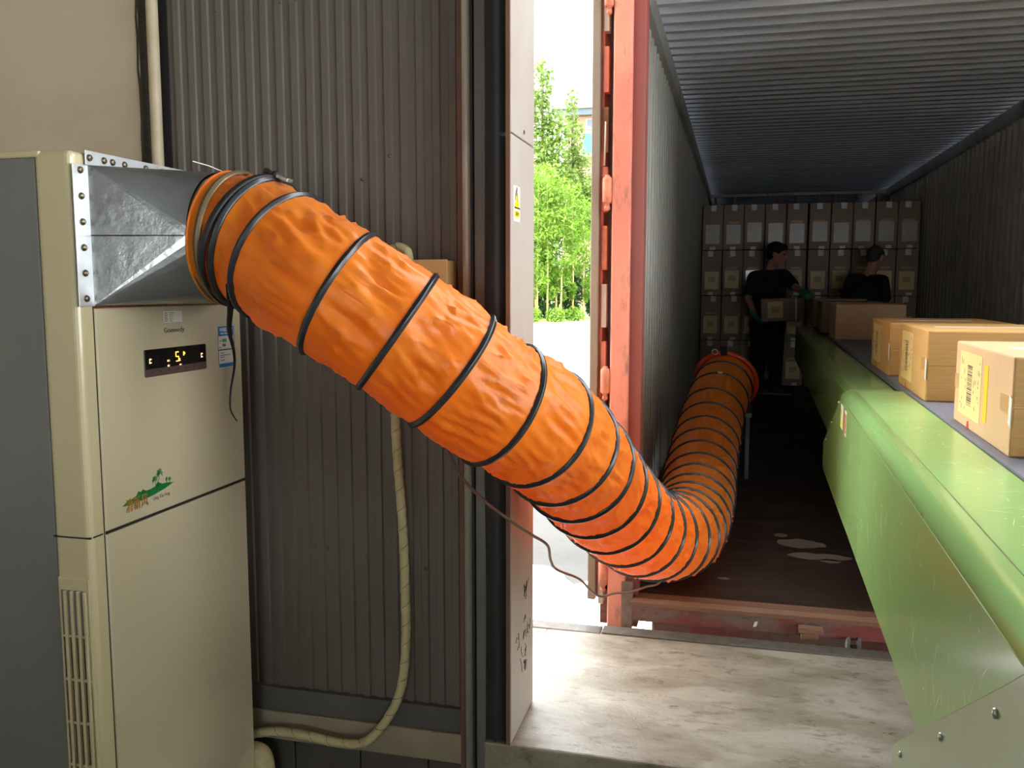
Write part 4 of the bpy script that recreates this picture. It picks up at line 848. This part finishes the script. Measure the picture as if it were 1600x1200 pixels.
# ================================================================== people
def voxel(name, mb, mat, parent, vs_=.012, it=5):
    me = mb.mesh('tmp'); o = link('tmp', me); m = o.modifiers.new('r', 'REMESH'); m.mode = 'VOXEL'; m.voxel_size = vs_
    m2 = o.modifiers.new('s', 'SMOOTH'); m2.factor = .5; m2.iterations = it
    dg = bpy.context.evaluated_depsgraph_get(); r_ = bpy.data.meshes.new_from_object(o.evaluated_get(dg)); bpy.data.objects.remove(o)
    r_.materials.clear(); r_.materials.append(MATS[mat]); r_.name = name
    for p in r_.polygons: p.use_smooth = True
    d = wloc(parent); r_.transform(Matrix.Translation(-d)); return link(name, r_, parent)
def hand(mb, wrist, tip, normal, r=.013):
    """palm, four unequal bent fingers and a thumb leaving the side of the palm"""
    w_, t = Vector(wrist), Vector(tip); a = (t - w_).normalized(); n_ = Vector(normal); n_ = (n_ - a * n_.dot(a)).normalized(); s_ = a.cross(n_)
    mb.capsule(w_ - a * .02, w_ + a * .03, .026, .028)
    for k, ln in zip((-1.5, -.5, .5, 1.5), (.070, .082, .078, .060)):
        b = w_ + a * .075 + s_ * k * .019; mb.capsule(w_ + a * .015 + s_ * k * .012, b, .017, .0125); m_ = b + a * ln * .5 + n_ * ln * .18; mb.capsule(b, m_, .0115, .0105); mb.capsule(m_, m_ + a * ln * .28 + n_ * ln * .42, .0105, .0088)
    b = w_ + a * .022 - s_ * .026; m_ = b + a * .032 - s_ * .026 + n_ * .014; mb.capsule(w_ + a * .012 - s_ * .012, m_, .017, .013); mb.capsule(m_, m_ + a * .03 - s_ * .004 + n_ * .016, .0125, .0095)
def person(base, label, J, face, hairm, gloves, full_hair, group='workers in the container'):
    t = thing('person', base, label, 'person', group); V = {k: Vector(v) for k, v in J.items()}
    f = Vector(face).normalized(); sd = f.cross(Vector((0, 0, 1))).normalized(); up_ = sd.cross(f).normalized(); H = V['head']
    HM = Matrix((sd, f, up_)).transposed()
    b = MB()
    b.ball(H + up_ * .022, (.074, .092, .085), 20, 14, HM); b.ball(H + f * .022 - up_ * .045, (.058, .068, .062), 18, 12, HM); b.capsule(H - up_ * .085 + f * .05, H - up_ * .07 + f * .055, .026, .026)
    b.capsule(H + f * .088 + up_ * .008, H + f * .108 - up_ * .026, .009, .015); b.ball(H + f * .094 - up_ * .055, (.022, .01, .008), 10, 8, HM); b.capsule(H + f * .08 + up_ * .024 - sd * .035, H + f * .08 + up_ * .024 + sd * .035, .013, .013)
    for q in (-1, 1): b.ball(H + sd * q * .076 - f * .008 - up_ * .008, (.011, .022, .034), 10, 8, HM)
    b.capsule(V['neck'] - Vector((0, 0, .03)), H - up_ * .05 - f * .015, .056, .052)
    b.capsule(V['chest'], V['pelvis'], .125, .125); b.capsule(V['shR'].lerp(V['shL'], .12), V['shR'].lerp(V['shL'], .88), .06, .06); b.capsule(V['chest'] + Vector((0, 0, .02)), V['neck'], .10, .055)
    for s_ in 'RL':
        b.capsule(V['sh' + s_], V['el' + s_], .050, .040); b.capsule(V['el' + s_], V['wr' + s_], .040, .027)
        b.capsule(V['hip' + s_], V['kn' + s_], .080, .056); b.capsule(V['kn' + s_], V['an' + s_], .054, .038); b.capsule(V['an' + s_], V['an' + s_] + Vector((f.x, f.y, 0)).normalized() * .03 - Vector((0, 0, .035)), .038, .030)
        if not gloves: hand(b, V['wr' + s_], V['ha' + s_], V['n' + s_])
    voxel('body', b, 'skin', t, .011, 4)
    c = MB(); c.capsule(V['chest'], V['pelvis'] - Vector((0, 0, .04)), .150, .150); c.capsule(V['shR'].lerp(V['shL'], .06), V['shR'].lerp(V['shL'], .94), .070, .070); c.capsule(V['chest'] + Vector((0, 0, .03)), V['neck'] - Vector((0, 0, .055)), .125, .072)
    sw = (V['shL'] - V['shR']).normalized() * .05
    for q in (-1, 1): c.capsule(V['chest'] + sw * q, V['pelvis'] + sw * q * .9 - Vector((0, 0, .03)), .128, .128)
    for s_ in 'RL': c.capsule(V['sh' + s_], V['sh' + s_].lerp(V['el' + s_], .72), .066, .060)
    voxel('t_shirt', c, 'shirt_black', t, .012, 4)
    c = MB(); c.capsule(V['pelvis'] - sw * .7, V['pelvis'] + sw * .7, .128, .128)
    for s_ in 'RL': c.capsule(V['hip' + s_], V['kn' + s_], .102, .078); c.capsule(V['kn' + s_], V['an' + s_] + Vector((0, 0, .03)), .078, .064)
    voxel('trousers', c, 'trousers_navy', t, .012, 4)
    for s_ in 'RL':
        an = V['an' + s_]; ff = Vector((f.x, f.y, 0)).normalized(); c = MB(); z0 = FZ + .03
        c.capsule((an.x, an.y, FZ + .045), Vector((an.x, an.y, z0)) + ff * .13, .046, .032); c.capsule(an, (an.x, an.y, FZ + .05), .05, .048)
        sh = voxel('shoe', c, 'shoe_dark', t, .009, 3); part('sole', MB().prism([(math.cos(k * math.pi / 8) * .046, math.sin(k * math.pi / 8) * .105 + .062) for k in range(16)], lambda a, b_, q: Vector((an.x, an.y, q)) + sd * a + ff * b_, FZ, FZ + .014), 'shoe_white', sh)
        if gloves: c = MB(); hand(c, V['wr' + s_], V['ha' + s_], V['n' + s_], .013); c.capsule(V['wr' + s_] - (V['ha' + s_] - V['wr' + s_]).normalized() * .05, V['wr' + s_], .033, .031); voxel('glove', c, 'glove_green', t, .007, 2)
    c = MB()
    if full_hair: c.ball(H + up_ * .036 - f * .018, (.088, .098, .086), 20, 14, HM); c.ball(H - f * .05 - up_ * .02, (.078, .055, .065), 16, 12, HM); c.capsule(H + up_ * .075 + f * .055 - sd * .03, H + up_ * .075 + f * .055 + sd * .03, .035, .035)
    else: c.ball(H + up_ * .030 - f * .012, (.079, .092, .084), 20, 14, HM); c.ball(H - f * .05 - up_ * .01, (.068, .045, .055), 16, 12, HM)
    voxel('hair', c, hairm, t, .009, 2)
    for q in (-1, 1): part('eye', MB().ball(H + f * .083 + up_ * .006 + sd * q * .031, .010, 8, 6), 'hair_black', t)
    return t
person((.32, 9.62, FZ), 'worker with dark hair and green gloves, holding a carton beside the conveyor', dict(head=(.385, 9.59, 1.785), neck=(.34, 9.61, 1.625), chest=(.315, 9.61, 1.44), pelvis=(.315, 9.64, 1.16),
    shR=(.165, 9.60, 1.545), shL=(.465, 9.57, 1.56), elR=(.110, 9.52, 1.325), wrR=(.185, 9.36, 1.155), haR=(.235, 9.30, 1.10), nR=(.8, .1, .5), elL=(.575, 9.38, 1.43), wrL=(.640, 9.12, 1.395), haL=(.665, 9.0, 1.38), nL=(.1, 0, -1),
    hipR=(.235, 9.64, 1.10), hipL=(.395, 9.64, 1.10), knR=(.235, 9.60, .74), knL=(.405, 9.58, .74), anR=(.235, 9.64, .41), anL=(.41, 9.61, .41)), (.93, -.22, -.2), 'hair_black', True, True)
person((1.25, 9.5, FZ), 'worker with close-cropped hair, seen from behind the cartons at the belt end', dict(head=(1.325, 9.5, 1.735), neck=(1.275, 9.49, 1.58), chest=(1.245, 9.49, 1.40), pelvis=(1.24, 9.5, 1.13),
    shR=(1.40, 9.54, 1.50), shL=(1.105, 9.46, 1.51), elR=(1.46, 9.66, 1.27), wrR=(1.42, 9.86, 1.16), haR=(1.40, 9.98, 1.15), nR=(0, 0, -1), elL=(1.06, 9.58, 1.27), wrL=(1.10, 9.80, 1.16), haL=(1.12, 9.94, 1.15), nL=(0, 0, -1),
    hipR=(1.32, 9.5, 1.08), hipL=(1.16, 9.5, 1.08), knR=(1.32, 9.53, .73), knL=(1.16, 9.53, .73), anR=(1.32, 9.5, .41), anL=(1.16, 9.5, .41)), (.62, .75, -.25), 'hair_grey', False, False)
# the carton the first worker holds
hc = link('carton', cmesh(MB().box(-.186, .186, 0, .33, 0, .225), 'carton', 'kraft_shaded', .005)); hc.location = (.425, 9.13, 1.108); hc.rotation_euler = (0, R(-2), 0); tag(hc, 'brown carton held by the worker with green gloves', 'carton')
link('shipping_label', cmesh(MB().box(-.125, .02, -.0015, 0, .035, .195), 'label', 'carton_label'), hc); q = link('barcode', code_me, hc); q.location = (-.05, -.002, .085)
link('packing_tape', cmesh(MB().box(.135, .15, -.001, 0, .005, .22), 'tape', 'tape_clear'), hc)
